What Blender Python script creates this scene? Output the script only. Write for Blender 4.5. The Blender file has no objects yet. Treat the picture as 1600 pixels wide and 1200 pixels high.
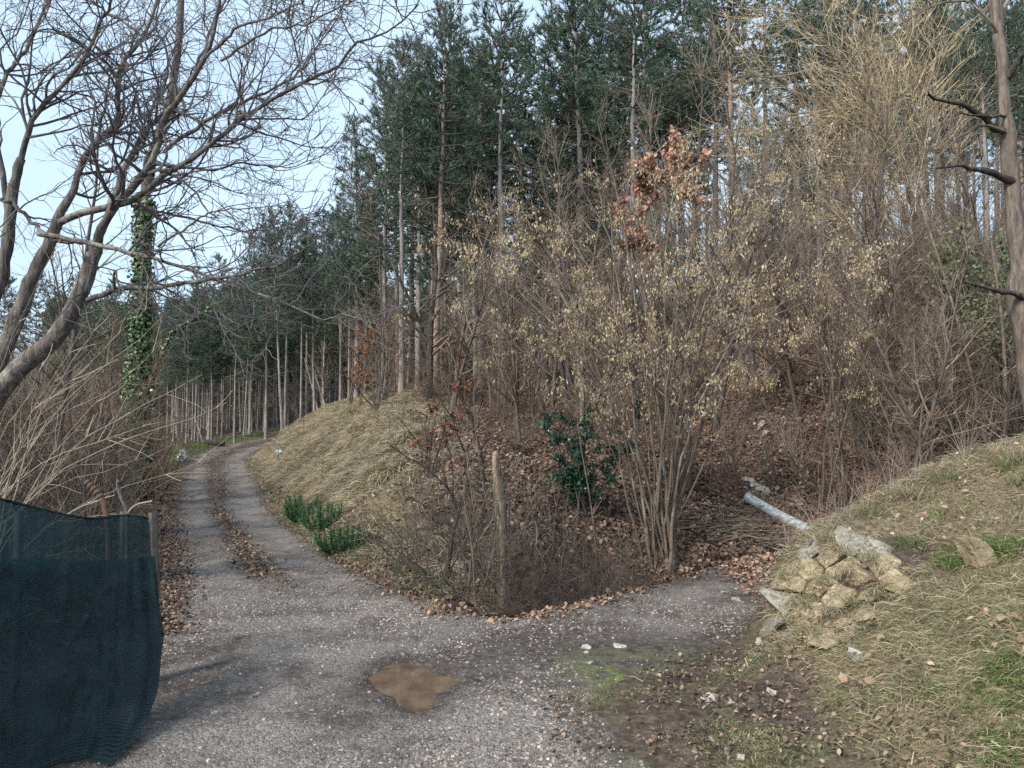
import bpy, math, random
import numpy as np

# ------------------------------------------------------------------ camera
scene = bpy.context.scene
R = math.radians
CAM_H = 2.0
PITCH = math.atan(50 / 1200.0)
cam_data = bpy.data.cameras.new('camera')
cam_data.sensor_width = 36.0
cam_data.lens = 27.0
cam_data.clip_start = 0.05
cam_data.clip_end = 3000
cam = bpy.data.objects.new('camera', cam_data)
scene.collection.objects.link(cam)
cam.location = (0, 0, CAM_H)
cam.rotation_euler = (R(90) + PITCH, 0, 0)
scene.camera = cam

# ------------------------------------------------------------------ sky, sun, exposure
SUN_AZ, SUN_EL = R(222), R(38)          # behind and to the left of the camera
world = bpy.data.worlds.new('World')
scene.world = world
world.use_nodes = True
wn, wl = world.node_tree.nodes, world.node_tree.links
bg = wn['Background']
sky = wn.new('ShaderNodeTexSky')
sky.sky_type = 'NISHITA'
sky.sun_disc = False
sky.sun_elevation = SUN_EL
sky.sun_rotation = SUN_AZ
sky.dust_density = 2.0
tc = wn.new('ShaderNodeTexCoord')
mp = wn.new('ShaderNodeMapping')
mp.inputs['Scale'].default_value = (1.0, 1.0, 2.2)
nz = wn.new('ShaderNodeTexNoise')
nz.inputs['Scale'].default_value = 2.3
nz.inputs['Detail'].default_value = 7
nz.inputs['Roughness'].default_value = 0.55
cr = wn.new('ShaderNodeValToRGB')
cr.color_ramp.elements[0].position = 0.30
cr.color_ramp.elements[0].color = (0.52, 0.52, 0.52, 1)
cr.color_ramp.elements[1].position = 0.72
cr.color_ramp.elements[1].color = (0.92, 0.92, 0.92, 1)
mx = wn.new('ShaderNodeMix')
mx.data_type = 'RGBA'
mx.inputs[7].default_value = (6.0, 7.8, 9.6, 1)      # thin even cloud
wl.new(tc.outputs['Generated'], mp.inputs['Vector'])
wl.new(mp.outputs['Vector'], nz.inputs['Vector'])
wl.new(nz.outputs['Fac'], cr.inputs['Fac'])
wl.new(cr.outputs['Color'], mx.inputs[0])
wl.new(sky.outputs['Color'], mx.inputs[6])
wl.new(mx.outputs[2], bg.inputs['Color'])
bg.inputs['Strength'].default_value = 0.10
sun_d = bpy.data.lights.new('sun', 'SUN')
sun_d.energy = 3.3
sun_d.angle = R(13)
sun_d.color = (1.0, 0.93, 0.82)
sun = bpy.data.objects.new('sun', sun_d)
scene.collection.objects.link(sun)
sd = (math.sin(SUN_AZ) * math.cos(SUN_EL), math.cos(SUN_AZ) * math.cos(SUN_EL), math.sin(SUN_EL))
from mathutils import Vector
sun.rotation_euler = Vector(sd).to_track_quat('Z', 'Y').to_euler()
scene.view_settings.view_transform = 'Standard'
scene.view_settings.look = 'None'
scene.view_settings.gamma = 1.0
scene.view_settings.use_curve_mapping = False
scene.view_settings.exposure = 0.66
try:
    scene.cycles.use_denoising = False
    scene.cycles.max_bounces = 4
    scene.cycles.diffuse_bounces = 2
    scene.cycles.glossy_bounces = 2
    scene.cycles.transparent_max_bounces = 6
    scene.cycles.adaptive_threshold = 0.02
except Exception:
    pass

# ------------------------------------------------------------------ small helpers
rng = np.random.default_rng(11)
COL = scene.collection


def unit(v):
    return v / np.maximum(np.linalg.norm(v, axis=-1, keepdims=True), 1e-9)


def sst(a, b, x):
    t = np.clip((x - a) / (b - a), 0, 1)
    return t * t * (3 - 2 * t)


def vnoise(x, y, seed=0):
    x = np.asarray(x, float); y = np.asarray(y, float)
    xi = np.floor(x).astype(np.int64); yi = np.floor(y).astype(np.int64)
    fx = x - xi; fy = y - yi
    fx = fx * fx * (3 - 2 * fx); fy = fy * fy * (3 - 2 * fy)

    def hsh(a, b):
        n = (a * 374761393 + b * 668265263 + seed * 974711) & 0x7fffffff
        n = ((n ^ (n >> 13)) * 1274126177) & 0x7fffffff
        return ((n ^ (n >> 16)) & 0xffff) / 65535.0
    a = hsh(xi, yi); b = hsh(xi + 1, yi); c = hsh(xi, yi + 1); d = hsh(xi + 1, yi + 1)
    return (a * (1 - fx) + b * fx) * (1 - fy) + (c * (1 - fx) + d * fx) * fy - 0.5


def fbm(x, y, seed=0, o=3):
    s = 0; k = 1.0
    for i in range(o):
        s = s + vnoise(x * 2 ** i + 17 * i, y * 2 ** i - 9 * i, seed + i) * k
        k *= .5
    return s


# a pixel of the photograph gives a direction; Y is the distance ahead
def at(px, py, Y):
    u = (px - 800) / 1200.0
    v = (600 - py) / 1200.0
    dy = math.cos(PITCH) - v * math.sin(PITCH)
    dz = math.sin(PITCH) + v * math.cos(PITCH)
    return np.array([u / dy * Y, Y, CAM_H + dz / dy * Y])


# ------------------------------------------------------------------ terrain
LANE = np.array([(-.6, -40, 0, 1.8), (-.75, 3.5, 0, 1.75), (-1.7, 7, 0, 1.5), (-3.2, 10, -.05, 1.22), (-4.65, 13.2, -.2, 1.2),
                 (-6.95, 18.4, -.3, 1.22), (-10.1, 26.4, -.2, 1.3), (-13.1, 34, 0, 1.35), (-14.5, 39.5, .2, 1.35),
                 (-14.6, 44, .45, 1.35), (-13.5, 50, .8, 1.3), (-12, 60, 1.2, 1.3), (-10, 80, 1.6, 1.3), (-10, 500, 2, 1.3)], float)
TRACK = np.array([(-.9, 6.2, 0, 1.4), (.6, 6.9, 0, .98), (2.0, 8.3, 0, .78), (3.6, 9.5, .1, .9), (7, 11, .3, 1.0),
                  (14, 13, .8, 1.0), (30, 15, 2, 1.0), (90, 22, 6, 1.0)], float)


def polyd(line, x, y):
    best = np.full(x.shape, 1e9); z = np.zeros(x.shape)
    for a, b in zip(line[:-1], line[1:]):
        dx, dy = b[0] - a[0], b[1] - a[1]
        t = np.clip(((x - a[0]) * dx + (y - a[1]) * dy) / (dx * dx + dy * dy), 0, 1)
        d = np.hypot(x - a[0] - t * dx, y - a[1] - t * dy) - (a[3] + t * (b[3] - a[3]))
        m = d < best
        best = np.where(m, d, best)
        z = np.where(m, a[2] + t * (b[2] - a[2]), z)
    return best, z


def inpoly(poly, x, y):
    ins = np.zeros(x.shape, bool)
    n = len(poly)
    for i in range(n):
        x1, y1 = poly[i][:2]; x2, y2 = poly[(i + 1) % n][:2]
        if y1 == y2:
            continue
        c = ((y1 > y) != (y2 > y)) & (x < (x2 - x1) * (y - y1) / (y2 - y1) + x1)
        ins ^= c
    return ins


NORTH = [tuple(p[:2]) for p in LANE[2:]] + [(600, 500), (600, 80)] + [tuple(p[:2]) for p in TRACK[::-1]]


def polysd(poly, x, y):      # signed distance to a closed polygon
    best = np.full(x.shape, 1e9)
    n = len(poly)
    for i in range(n):
        ax, ay = poly[i]; bx, by = poly[(i + 1) % n]
        dx, dy = bx - ax, by - ay
        t = np.clip(((x - ax) * dx + (y - ay) * dy) / (dx * dx + dy * dy), 0, 1)
        best = np.minimum(best, np.hypot(x - ax - t * dx, y - ay - t * dy))
    return np.where(inpoly(poly, x, y), -best, best)


def flat_hit(px, py, z=0.0):
    a = at(px, py, 1.0)
    Y = (z - CAM_H) / (a[2] - CAM_H)
    p = at(px, py, Y)
    return (p[0], p[1])


PUD = [flat_hit(*q) for q in [(562, 1056), (590, 1040), (625, 1032), (655, 1035), (690, 1048), (727, 1060), (705, 1071),
                              (688, 1080), (676, 1104), (650, 1112), (628, 1100), (612, 1083), (585, 1070)]]


def road_s(x, y):
    d1, z1 = polyd(LANE, x, y)
    d2, z2 = polyd(TRACK, x, y)
    w1 = 1 / np.maximum(d1 + 2, .1) ** 3
    w2 = 1 / np.maximum(d2 + 2, .1) ** 3
    return np.minimum(d1, d2), (z1 * w1 + z2 * w2) / (w1 + w2), d1, d2


def bank_h(x, y):
    n = fbm(x * .9, y * .9, 5) * .35
    slope = np.interp(x + n, [1.72, 3.0, 3.6, 4.2, 4.8, 7, 12], [0, .72, .98, 1.24, 1.48, 2.2, 3.0])
    face = np.interp(x + .5 * n, [2.12, 2.45, 2.85, 3.3, 3.7], [0, .42, .76, .90, 1.0])      # the rocky nose stands steeper
    w = sst(5.95, 6.5, y) * (1 - sst(3.3, 3.8, x))
    slope = slope * (1 - w) + face * w
    yn = 7.75 + .06 * x + .25 * n
    cut = 1 - sst(yn - .15, yn + .95, y)
    return slope * cut


def height(x, y):
    x = np.asarray(x, float); y = np.asarray(y, float)
    s, zr, d1, d2 = road_s(x, y)
    north = inpoly(NORTH, x, y)
    sp = np.maximum(s, 0)
    fk = np.interp(sp, [0, .4, 1.5, 3, 6, 12, 30, 60, 100], [0, .22, 1.1, 2.2, 3.0, 3.9, 7, 10, 11])
    ft = np.interp(sp, [0, .25, .9, 1.8, 2.6, 4, 8, 11, 20, 37, 60, 100], [0, -.2, -.8, -.6, .1, .9, 2.0, 2.8, 5.0, 8.6, 11, 12])
    fr = np.interp(sp, [0, .5, 2, 5, 10, 20, 40, 80], [0, 0, .7, 2.3, 4.4, 8, 12.5, 14])
    w1 = sst(-3.2, 1.2, x)
    w2 = sst(4, 11, x)
    fn = (fk * (1 - w1) + ft * w1) * (1 - w2) + fr * w2
    fw = np.interp(sp, [0, .5, 2, 6, 30, 80], [0, .08, 0, -.4, -1.2, -2])
    h = zr + np.where(north, fn, fw) + np.where(x < 40, 11 * sst(75, 150, y + .25 * np.abs(x + 20)), 0)
    h = h + np.where(~north & (x > -.75), bank_h(x, y), 0) * sst(0, .15, s)
    k = sst(0, 1.2, s)
    h = h + k * ((.10 + .30 * north) * fbm(x * 1.3, y * 1.3, 3) + .5 * sst(2, 6, s) * fbm(x * .22, y * .22, 8))
    # wheel ruts and the puddle's hollow
    inner = 1 - k
    rut = np.exp(-((d1 + .55) / .18) ** 2) * sst(8, 11, y)
    h = h - .035 * rut * (s < 0) + inner * .03 * fbm(x * .7, y * .7, 21)
    near = (np.abs(x) < 6) & (y > 3) & (y < 9)
    if np.any(near):
        pd = np.full(x.shape, 9.0)
        pd[near] = polysd(PUD, x[near], y[near])
        pd = pd + .09 * fbm(x * 5, y * 5, 2) + .05 * fbm(x * 16, y * 16, 4)
        h = h * sst(0, .5, pd) + (-.035 * sst(.06, -.10, pd)) * (1 - sst(0, .5, pd)) if False else h + np.where(pd < .5, (-h - .002) * (1 - sst(.0, .5, pd)) - .05 * sst(.05, -.08, pd), 0)
    return h


def H(x, y):
    return float(height(np.array([x]), np.array([y]))[0])


def hit(px, py, y0=3.0, y1=90.0):     # where the sight line of a pixel meets the ground
    a = at(px, py, 1.0)
    ys = y0 * (y1 / y0) ** np.linspace(0, 1, 900)
    xs = a[0] * ys
    zs = CAM_H + (a[2] - CAM_H) * ys
    g = height(xs, ys)
    below = np.nonzero(g >= zs)[0]
    i = below[0] if len(below) else len(ys) - 1
    return np.array([xs[i], ys[i], g[i]])


def normals(x, y, e=.06):
    hx = (height(x + e, y) - height(x - e, y)) / (2 * e)
    hy = (height(x, y + e) - height(x, y - e)) / (2 * e)
    return unit(np.stack([-hx, -hy, np.ones_like(hx)], -1))


# ------------------------------------------------------------------ meshes and objects
def make_mesh(name, V, faces, mat=None, smooth=False, attrs=None):
    me = bpy.data.meshes.new(name)
    V = np.asarray(V, np.float32)
    if not isinstance(faces, list):
        faces = [faces]
    faces = [np.asarray(f, np.int32) for f in faces if len(f)]
    me.vertices.add(len(V))
    me.vertices.foreach_set('co', V.ravel())
    loops = np.concatenate([f.ravel() for f in faces])
    tot = np.concatenate([np.full(len(f), f.shape[1], np.int32) for f in faces])
    start = np.concatenate([[0], np.cumsum(tot)[:-1]]).astype(np.int32)
    me.loops.add(len(loops))
    me.loops.foreach_set('vertex_index', loops)
    me.polygons.add(len(tot))
    me.polygons.foreach_set('loop_start', start)
    me.polygons.foreach_set('loop_total', tot)
    me.polygons.foreach_set('use_smooth', np.full(len(tot), smooth))
    if attrs:
        for k, v in attrs.items():
            a = me.attributes.new(k, 'FLOAT', 'POINT')
            a.data.foreach_set('value', np.asarray(v, np.float32))
    me.update(calc_edges=True)
    if mat:
        me.materials.append(mat)
    return me


def tag(o, label=None, cat=None, group=None, kind=None):
    if label: o['label'] = label
    if cat: o['category'] = cat
    if group: o['group'] = group
    if kind: o['kind'] = kind
    return o


def obj(name, me, parent=None, loc=None, rot=None, sc=None):
    o = bpy.data.objects.new(name, me)
    COL.objects.link(o)
    if loc is not None: o.location = tuple(loc)
    if rot is not None: o.rotation_euler = tuple(rot)
    if sc is not None: o.scale = (sc, sc, sc) if np.isscalar(sc) else tuple(sc)
    if parent: o.parent = parent
    return o


def thing(name, label, cat, loc=(0, 0, 0), rz=0, sc=1, group=None, tilt=(0, 0)):
    o = obj(name, None, None, loc, (tilt[0], tilt[1], rz), sc)
    o.empty_display_size = .1
    return tag(o, label, cat, group)


# ------------------------------------------------------------------ branch geometry
def tubes(P, Rr, k=4):
    B, n, _ = P.shape
    T = np.gradient(P, axis=1)
    T = unit(T)
    mean = np.abs(T.mean(1))
    ref = np.eye(3)[np.argmin(mean, 1)][:, None, :]
    N1 = unit(np.cross(T, ref))
    N2 = np.cross(T, N1)
    ang = np.arange(k) / k * 2 * math.pi
    ring = P[:, :, None, :] + Rr[:, :, None, None] * (np.cos(ang)[None, None, :, None] * N1[:, :, None, :] + np.sin(ang)[None, None, :, None] * N2[:, :, None, :])
    V = ring.reshape(-1, 3)
    b = np.arange(B)[:, None, None] * n * k
    i = np.arange(n - 1)[None, :, None] * k
    j = np.arange(k)[None, None, :]
    j2 = (j + 1) % k
    F = np.stack([b + i + j, b + i + j2, b + i + k + j2, b + i + k + j], -1).reshape(-1, 4)
    return V, F


class Geo:
    def __init__(self):
        self.V = []; self.F = []; self.n = 0

    def add(self, V, *Fs):
        for F in Fs:
            if len(F):
                self.F.append(np.asarray(F) + self.n)
        self.V.append(V); self.n += len(V)
        return self

    def tube(self, P, Rr, k=4):
        if len(P):
            self.add(*tubes(P, Rr, k))
        return self

    def mesh(self, name, mat, smooth=True):
        fs = {}
        for F in self.F:
            fs.setdefault(F.shape[1], []).append(F)
        return make_mesh(name, np.concatenate(self.V), [np.concatenate(v) for v in fs.values()], mat, smooth)


def plen(P):
    return np.linalg.norm(np.diff(P, axis=1), axis=2).sum(1)


def kids(P, Rr, dens=None, n=None, t=(.2, 1), L=(.3, .6), absL=False, ang=(35, 70), m=5, wob=.12, up=0.0, rr=.6, tip=.25,
         taper=.4, rmin=.0015, flat=0.0, start_up=0.0):
    B, npt, _ = P.shape
    ln = plen(P)
    cnt = rng.poisson(dens * ln) if dens is not None else np.full(B, n)
    pi = np.repeat(np.arange(B), cnt)
    K = len(pi)
    if K == 0:
        return np.zeros((0, m, 3)), np.zeros((0, m))
    tt = rng.uniform(t[0], t[1], K)
    f = np.minimum(tt * (npt - 1), npt - 1.001)
    i = f.astype(int); a = (f - i)[:, None]
    base = P[pi, i] * (1 - a) + P[pi, i + 1] * a
    rb = Rr[pi, i] * (1 - a[:, 0]) + Rr[pi, i + 1] * a[:, 0]
    T = unit(P[pi, i + 1] - P[pi, i])
    r = rng.normal(size=(K, 3)); r[:, 2] *= (1 - flat)
    r -= (r * T).sum(1, keepdims=True) * T
    r = unit(r)
    an = np.radians(rng.uniform(ang[0], ang[1], K))[:, None]
    D = np.cos(an) * T + np.sin(an) * r
    D[:, 2] += start_up
    D = unit(D)
    l = rng.uniform(L[0], L[1], K) * (1 - taper * tt)
    if not absL:
        l = l * ln[pi]
    st = (l / (m - 1))[:, None]
    pts = [base]
    for s in range(m - 1):
        D = D + wob * rng.normal(size=(K, 3))
        D[:, 2] += up
        D = unit(D)
        pts.append(pts[-1] + D * st)
    Q = np.stack(pts, 1)
    r0 = np.maximum(rb * rr, rmin)
    rad = r0[:, None] * np.linspace(1, tip, m)[None]
    return Q, np.maximum(rad, rmin * .6)


def spline(pts, n=14):
    pts = np.asarray(pts, float)
    p = np.vstack([2 * pts[0] - pts[1], pts, 2 * pts[-1] - pts[-2]])
    segs = len(pts) - 1
    out = []
    for u in np.linspace(0, segs - 1e-6, n):
        i = int(u); f = u - i
        a, b, c, d = p[i], p[i + 1], p[i + 2], p[i + 3]
        out.append(.5 * ((2 * b) + (-a + c) * f + (2 * a - 5 * b + 4 * c - d) * f * f + (-a + 3 * b - 3 * c + d) * f ** 3))
    return np.array(out)


def frames(n):
    ref = np.where(np.abs(n[:, 2:3]) < .9, np.array([[0, 0, 1.]]), np.array([[1., 0, 0]]))
    a = unit(np.cross(n, ref))
    return a, np.cross(n, a)


def leaves(pos, direc, nrm, length, width, fold=.15):
    """six-point folded leaves, four triangles each"""
    N = len(pos)
    d = unit(direc)
    s = unit(np.cross(d, nrm))
    u = np.cross(s, d)
    L = length[:, None]; W = width[:, None]
    f = fold * W * rng.uniform(.2, 2.0, (N, 1))
    v = np.stack([pos, pos + d * L * .35 + s * W * .5 + u * f, pos + d * L * .75 + s * W * .36 + u * f * 1.3, pos + d * L,
                  pos + d * L * .75 - s * W * .36 + u * f * 1.1, pos + d * L * .35 - s * W * .5 + u * f], 1)
    b = np.arange(N)[:, None] * 6
    F = np.concatenate([b + np.array([[0, 1, 5]]), b + np.array([[1, 4, 5]]), b + np.array([[1, 2, 4]]), b + np.array([[2, 3, 4]])])
    return v.reshape(-1, 3), F


def blades(pos, d0, d1, length, width):
    """bent blades: two segments, three triangles each"""
    N = len(pos)
    s = unit(np.cross(d0, rng.normal(size=(N, 3))))
    L = length[:, None]; W = width[:, None] * .5
    m = pos + d0 * L * .5
    tp = m + d1 * L * .5
    v = np.stack([pos - s * W, pos + s * W, m + s * W * .8, m - s * W * .8, tp], 1).reshape(-1, 3)
    b = np.arange(N)[:, None] * 5
    return v, np.concatenate([b + np.array([[0, 1, 2]]), b + np.array([[0, 2, 3]]), b + np.array([[3, 2, 4]])])


def along(P, n, t=(0, 1)):
    """n random points on a set of polylines, weighted by length, with tangents"""
    ln = plen(P)
    pi = rng.choice(len(P), n, p=ln / ln.sum())
    f = np.minimum(rng.uniform(t[0], t[1], n) * (P.shape[1] - 1), P.shape[1] - 1.001)
    i = f.astype(int); a = (f - i)[:, None]
    return P[pi, i] * (1 - a) + P[pi, i + 1] * a, unit(P[pi, i + 1] - P[pi, i])


# ------------------------------------------------------------------ materials
def new_mat(name):
    m = bpy.data.materials.new(name)
    m.use_nodes = True
    nt = m.node_tree
    return m, nt.nodes, nt.links, nt.nodes['Principled BSDF']


def ramp(nd, cols, pos=None, interp='LINEAR'):
    r = nd.new('ShaderNodeValToRGB')
    r.color_ramp.interpolation = interp
    e = r.color_ramp.elements
    n = len(cols)
    pos = pos or [i / (n - 1) for i in range(n)]
    while len(e) < n:
        e.new(.5)
    for i in range(n):
        e[i].position = pos[i]
        e[i].color = (*cols[i], 1)
    return r


def noise(nd, lk, scale, detail=4, rough=.55, vec=None):
    t = nd.new('ShaderNodeTexNoise')
    t.inputs['Scale'].default_value = scale
    t.inputs['Detail'].default_value = detail
    t.inputs['Roughness'].default_value = rough
    if vec is not None:
        lk.new(vec, t.inputs['Vector'])
    return t


def mixc(nd, lk, fac, a, b, mode='MIX'):
    m = nd.new('ShaderNodeMix')
    m.data_type = 'RGBA'
    m.blend_type = mode
    for sock, v in ((0, fac), (6, a), (7, b)):
        if isinstance(v, (int, float)):
            m.inputs[sock].default_value = v
        elif isinstance(v, tuple):
            m.inputs[sock].default_value = (*v, 1)
        else:
            lk.new(v, m.inputs[sock])
    return m.outputs[2]


def math_n(nd, lk, op, a, b=None, clamp=False):
    m = nd.new('ShaderNodeMath')
    m.operation = op
    m.use_clamp = clamp
    for i, v in ((0, a), (1, b)):
        if v is None: continue
        if isinstance(v, (int, float)): m.inputs[i].default_value = v
        else: lk.new(v, m.inputs[i])
    return m.outputs[0]


def leaf_mat(name, cols, rough=.7, trans=.25, spec=.3, pos=None):
    """colour varies from piece to piece"""
    m, nd, lk, bs = new_mat(name)
    g = nd.new('ShaderNodeNewGeometry')
    r = ramp(nd, cols, pos)
    lk.new(g.outputs['Random Per Island'], r.inputs['Fac'])
    t = noise(nd, lk, 3.0, 3, .6, g.outputs['Position'])
    v = nd.new('ShaderNodeMapRange')
    v.inputs[1].default_value = .3; v.inputs[2].default_value = .7
    v.inputs[3].default_value = .75; v.inputs[4].default_value = 1.2
    lk.new(t.outputs['Fac'], v.inputs[0])
    c = nd.new('ShaderNodeVectorMath'); c.operation = 'SCALE'
    lk.new(r.outputs['Color'], c.inputs[0]); lk.new(v.outputs[0], c.inputs['Scale'])
    lk.new(c.outputs[0], bs.inputs['Base Color'])
    bs.inputs['Roughness'].default_value = rough
    bs.inputs['Specular IOR Level'].default_value = spec
    if trans:
        tr = nd.new('ShaderNodeBsdfTranslucent')
        lk.new(c.outputs[0], tr.inputs['Color'])
        ms = nd.new('ShaderNodeMixShader')
        ms.inputs[0].default_value = trans
        lk.new(bs.outputs[0], ms.inputs[1]); lk.new(tr.outputs[0], ms.inputs[2])
        lk.new(ms.outputs[0], nd['Material Output'].inputs['Surface'])
    return m


def bark_mat(name, cols, scale=14, stretch=.18, bump=.5, dist=.012, rough=.9, island=0.0, lichen=None):
    m, nd, lk, bs = new_mat(name)
    tcn = nd.new('ShaderNodeTexCoord')
    mpn = nd.new('ShaderNodeMapping')
    mpn.inputs['Scale'].default_value = (1, 1, stretch)
    lk.new(tcn.outputs['Object'], mpn.inputs['Vector'])
    t = noise(nd, lk, scale, 6, .65, mpn.outputs['Vector'])
    r = ramp(nd, cols, [.28 + .44 * i / (len(cols) - 1) for i in range(len(cols))])
    lk.new(t.outputs['Fac'], r.inputs['Fac'])
    colr = r.outputs['Color']
    if lichen:
        t2 = noise(nd, lk, 3.5, 5, .7, tcn.outputs['Object'])
        r2 = ramp(nd, [(0, 0, 0), (1, 1, 1)], [.53, .62])
        lk.new(t2.outputs['Fac'], r2.inputs['Fac'])
        colr = mixc(nd, lk, r2.outputs['Color'], colr, lichen)
    if island:
        g = nd.new('ShaderNodeNewGeometry')
        rr = ramp(nd, [(1 - 1.35 * island,) * 3, (1 - .25 * island,) * 3, (1 + 1.6 * island,) * 3], [0, .6, 1])
        lk.new(g.outputs['Random Per Island'], rr.inputs['Fac'])
        colr = mixc(nd, lk, 1.0, colr, rr.outputs['Color'], 'MULTIPLY')
    lk.new(colr, bs.inputs['Base Color'])
    bs.inputs['Roughness'].default_value = rough
    bs.inputs['Specular IOR Level'].default_value = .2
    if bump:
        b = nd.new('ShaderNodeBump')
        b.inputs['Strength'].default_value = bump
        b.inputs['Distance'].default_value = dist
        lk.new(t.outputs['Fac'], b.inputs['Height'])
        lk.new(b.outputs[0], bs.inputs['Normal'])
    return m


M = {}
M['bark_walnut'] = bark_mat('walnut_bark', [(.03, .027, .027), (.12, .105, .098), (.25, .225, .20)], 26, .12, 1.0, .03, lichen=(.26, .25, .21))
M['twig_walnut'] = bark_mat('walnut_twig', [(.08, .074, .08), (.155, .142, .14)], 10, 1, 0, island=.25)
M['bark_pine'] = bark_mat('pine_bark', [(.10, .090, .084), (.22, .20, .188), (.37, .345, .325)], 9, .22, .7, .03)
M['bark_pine_red'] = bark_mat('warm_pine_bark', [(.11, .08, .066), (.25, .185, .15), (.38, .305, .26)], 9, .22, .7, .03)
M['bark_grey'] = bark_mat('grey_bark', [(.07, .06, .055), (.18, .155, .14)], 18, .3, .4, island=.2)
M['twig_grey'] = bark_mat('grey_twig', [(.125, .098, .076), (.27, .22, .172)], 6, 1, 0, island=.4)
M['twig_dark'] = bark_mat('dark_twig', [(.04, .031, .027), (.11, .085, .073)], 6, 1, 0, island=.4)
M['twig_red'] = bark_mat('reddish_twig', [(.10, .07, .053), (.22, .158, .122)], 6, 1, 0, island=.35)
M['twig_gold'] = bark_mat('golden_twig', [(.32, .25, .155), (.52, .43, .29)], 4, 1, 0, island=.4)
M['twig_pale'] = bark_mat('pale_cane', [(.26, .215, .165), (.42, .36, .29)], 5, 1, 0, island=.35)
M['bark_hazel'] = bark_mat('hazel_bark', [(.11, .085, .065), (.22, .175, .13)], 20, .3, .3, island=.25, lichen=(.25, .235, .19))
M['deadwood'] = bark_mat('bare_dead_wood', [(.055, .04, .029), (.20, .155, .113), (.50, .42, .33)], 16, .10, 1.0, .03, lichen=(.11, .08, .058))
M['darkwood'] = bark_mat('dark_broken_wood', [(.02, .017, .015), (.05, .042, .036), (.15, .13, .115)], 18, .2, .8, .02)
M['needle'] = leaf_mat('pine_needles', [(.038, .070, .050), (.082, .130, .088), (.155, .21, .135)], .55, .2, .35)
M['catkin'] = leaf_mat('pale_hazel_leaf', [(.25, .18, .10), (.46, .37, .23), (.66, .575, .41)], .8, .3)
M['oakleaf'] = leaf_mat('rusty_oak_leaf', [(.20, .085, .045), (.34, .16, .075), (.45, .25, .14)], .8, .3)
M['pinkleaf'] = leaf_mat('pinkish_oak_leaf', [(.30, .15, .10), (.46, .27, .20), (.55, .36, .27)], .8, .3)
M['redleaf'] = leaf_mat('red_brown_leaf', [(.16, .055, .035), (.26, .10, .065), (.33, .16, .11)], .8, .3)
M['litter'] = leaf_mat('fallen_leaves', [(.033, .024, .019), (.115, .075, .053), (.215, .148, .107), (.40, .305, .23)], .75, .1, .25, [0, .4, .8, 1])
M['litter_orange'] = leaf_mat('orange_fallen_leaves', [(.10, .055, .037), (.20, .115, .073), (.31, .195, .13), (.42, .31, .23)], .75, .1, .25)
M['paleleaf'] = leaf_mat('pale_fallen_leaves', [(.15, .09, .06), (.30, .195, .125), (.50, .37, .26)], .7, .1)
M['ivy'] = leaf_mat('ivy_leaf', [(.03, .062, .022), (.06, .108, .036), (.125, .18, .072)], .38, .12, .5)
M['holly'] = leaf_mat('dark_evergreen_leaf', [(.012, .040, .022), (.025, .072, .036), (.05, .115, .06)], .35, .12, .5)
M['grass_dry'] = leaf_mat('dry_grass', [(.20, .16, .10), (.36, .30, .20), (.58, .51, .375)], .8, .3)
M['grass_mix'] = leaf_mat('mixed_grass', [(.10, .125, .05), (.18, .20, .09), (.30, .28, .16), (.47, .42, .28)], .75, .3)
M['grass_green'] = leaf_mat('green_grass', [(.06, .12, .028), (.11, .18, .045), (.20, .25, .09)], .6, .3)
M['broom'] = leaf_mat('green_broom', [(.025, .075, .03), (.045, .12, .045), (.10, .19, .08)], .55, .25)
M['stone'] = leaf_mat('gravel_stone', [(.075, .062, .054), (.205, .176, .158), (.32, .283, .258), (.47, .43, .40)], .85, 0, .25, [0, .35, .85, 1])
M['ivy_light'] = leaf_mat('pale_ivy_leaf', [(.06, .085, .035), (.11, .135, .06), (.19, .21, .11)], .45, .15, .4)
M['bark_old'] = bark_mat('old_tree_bark', [(.05, .04, .034), (.15, .122, .102), (.27, .225, .19)], 16, .2, 1.0, .03, lichen=(.13, .105, .085))
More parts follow.
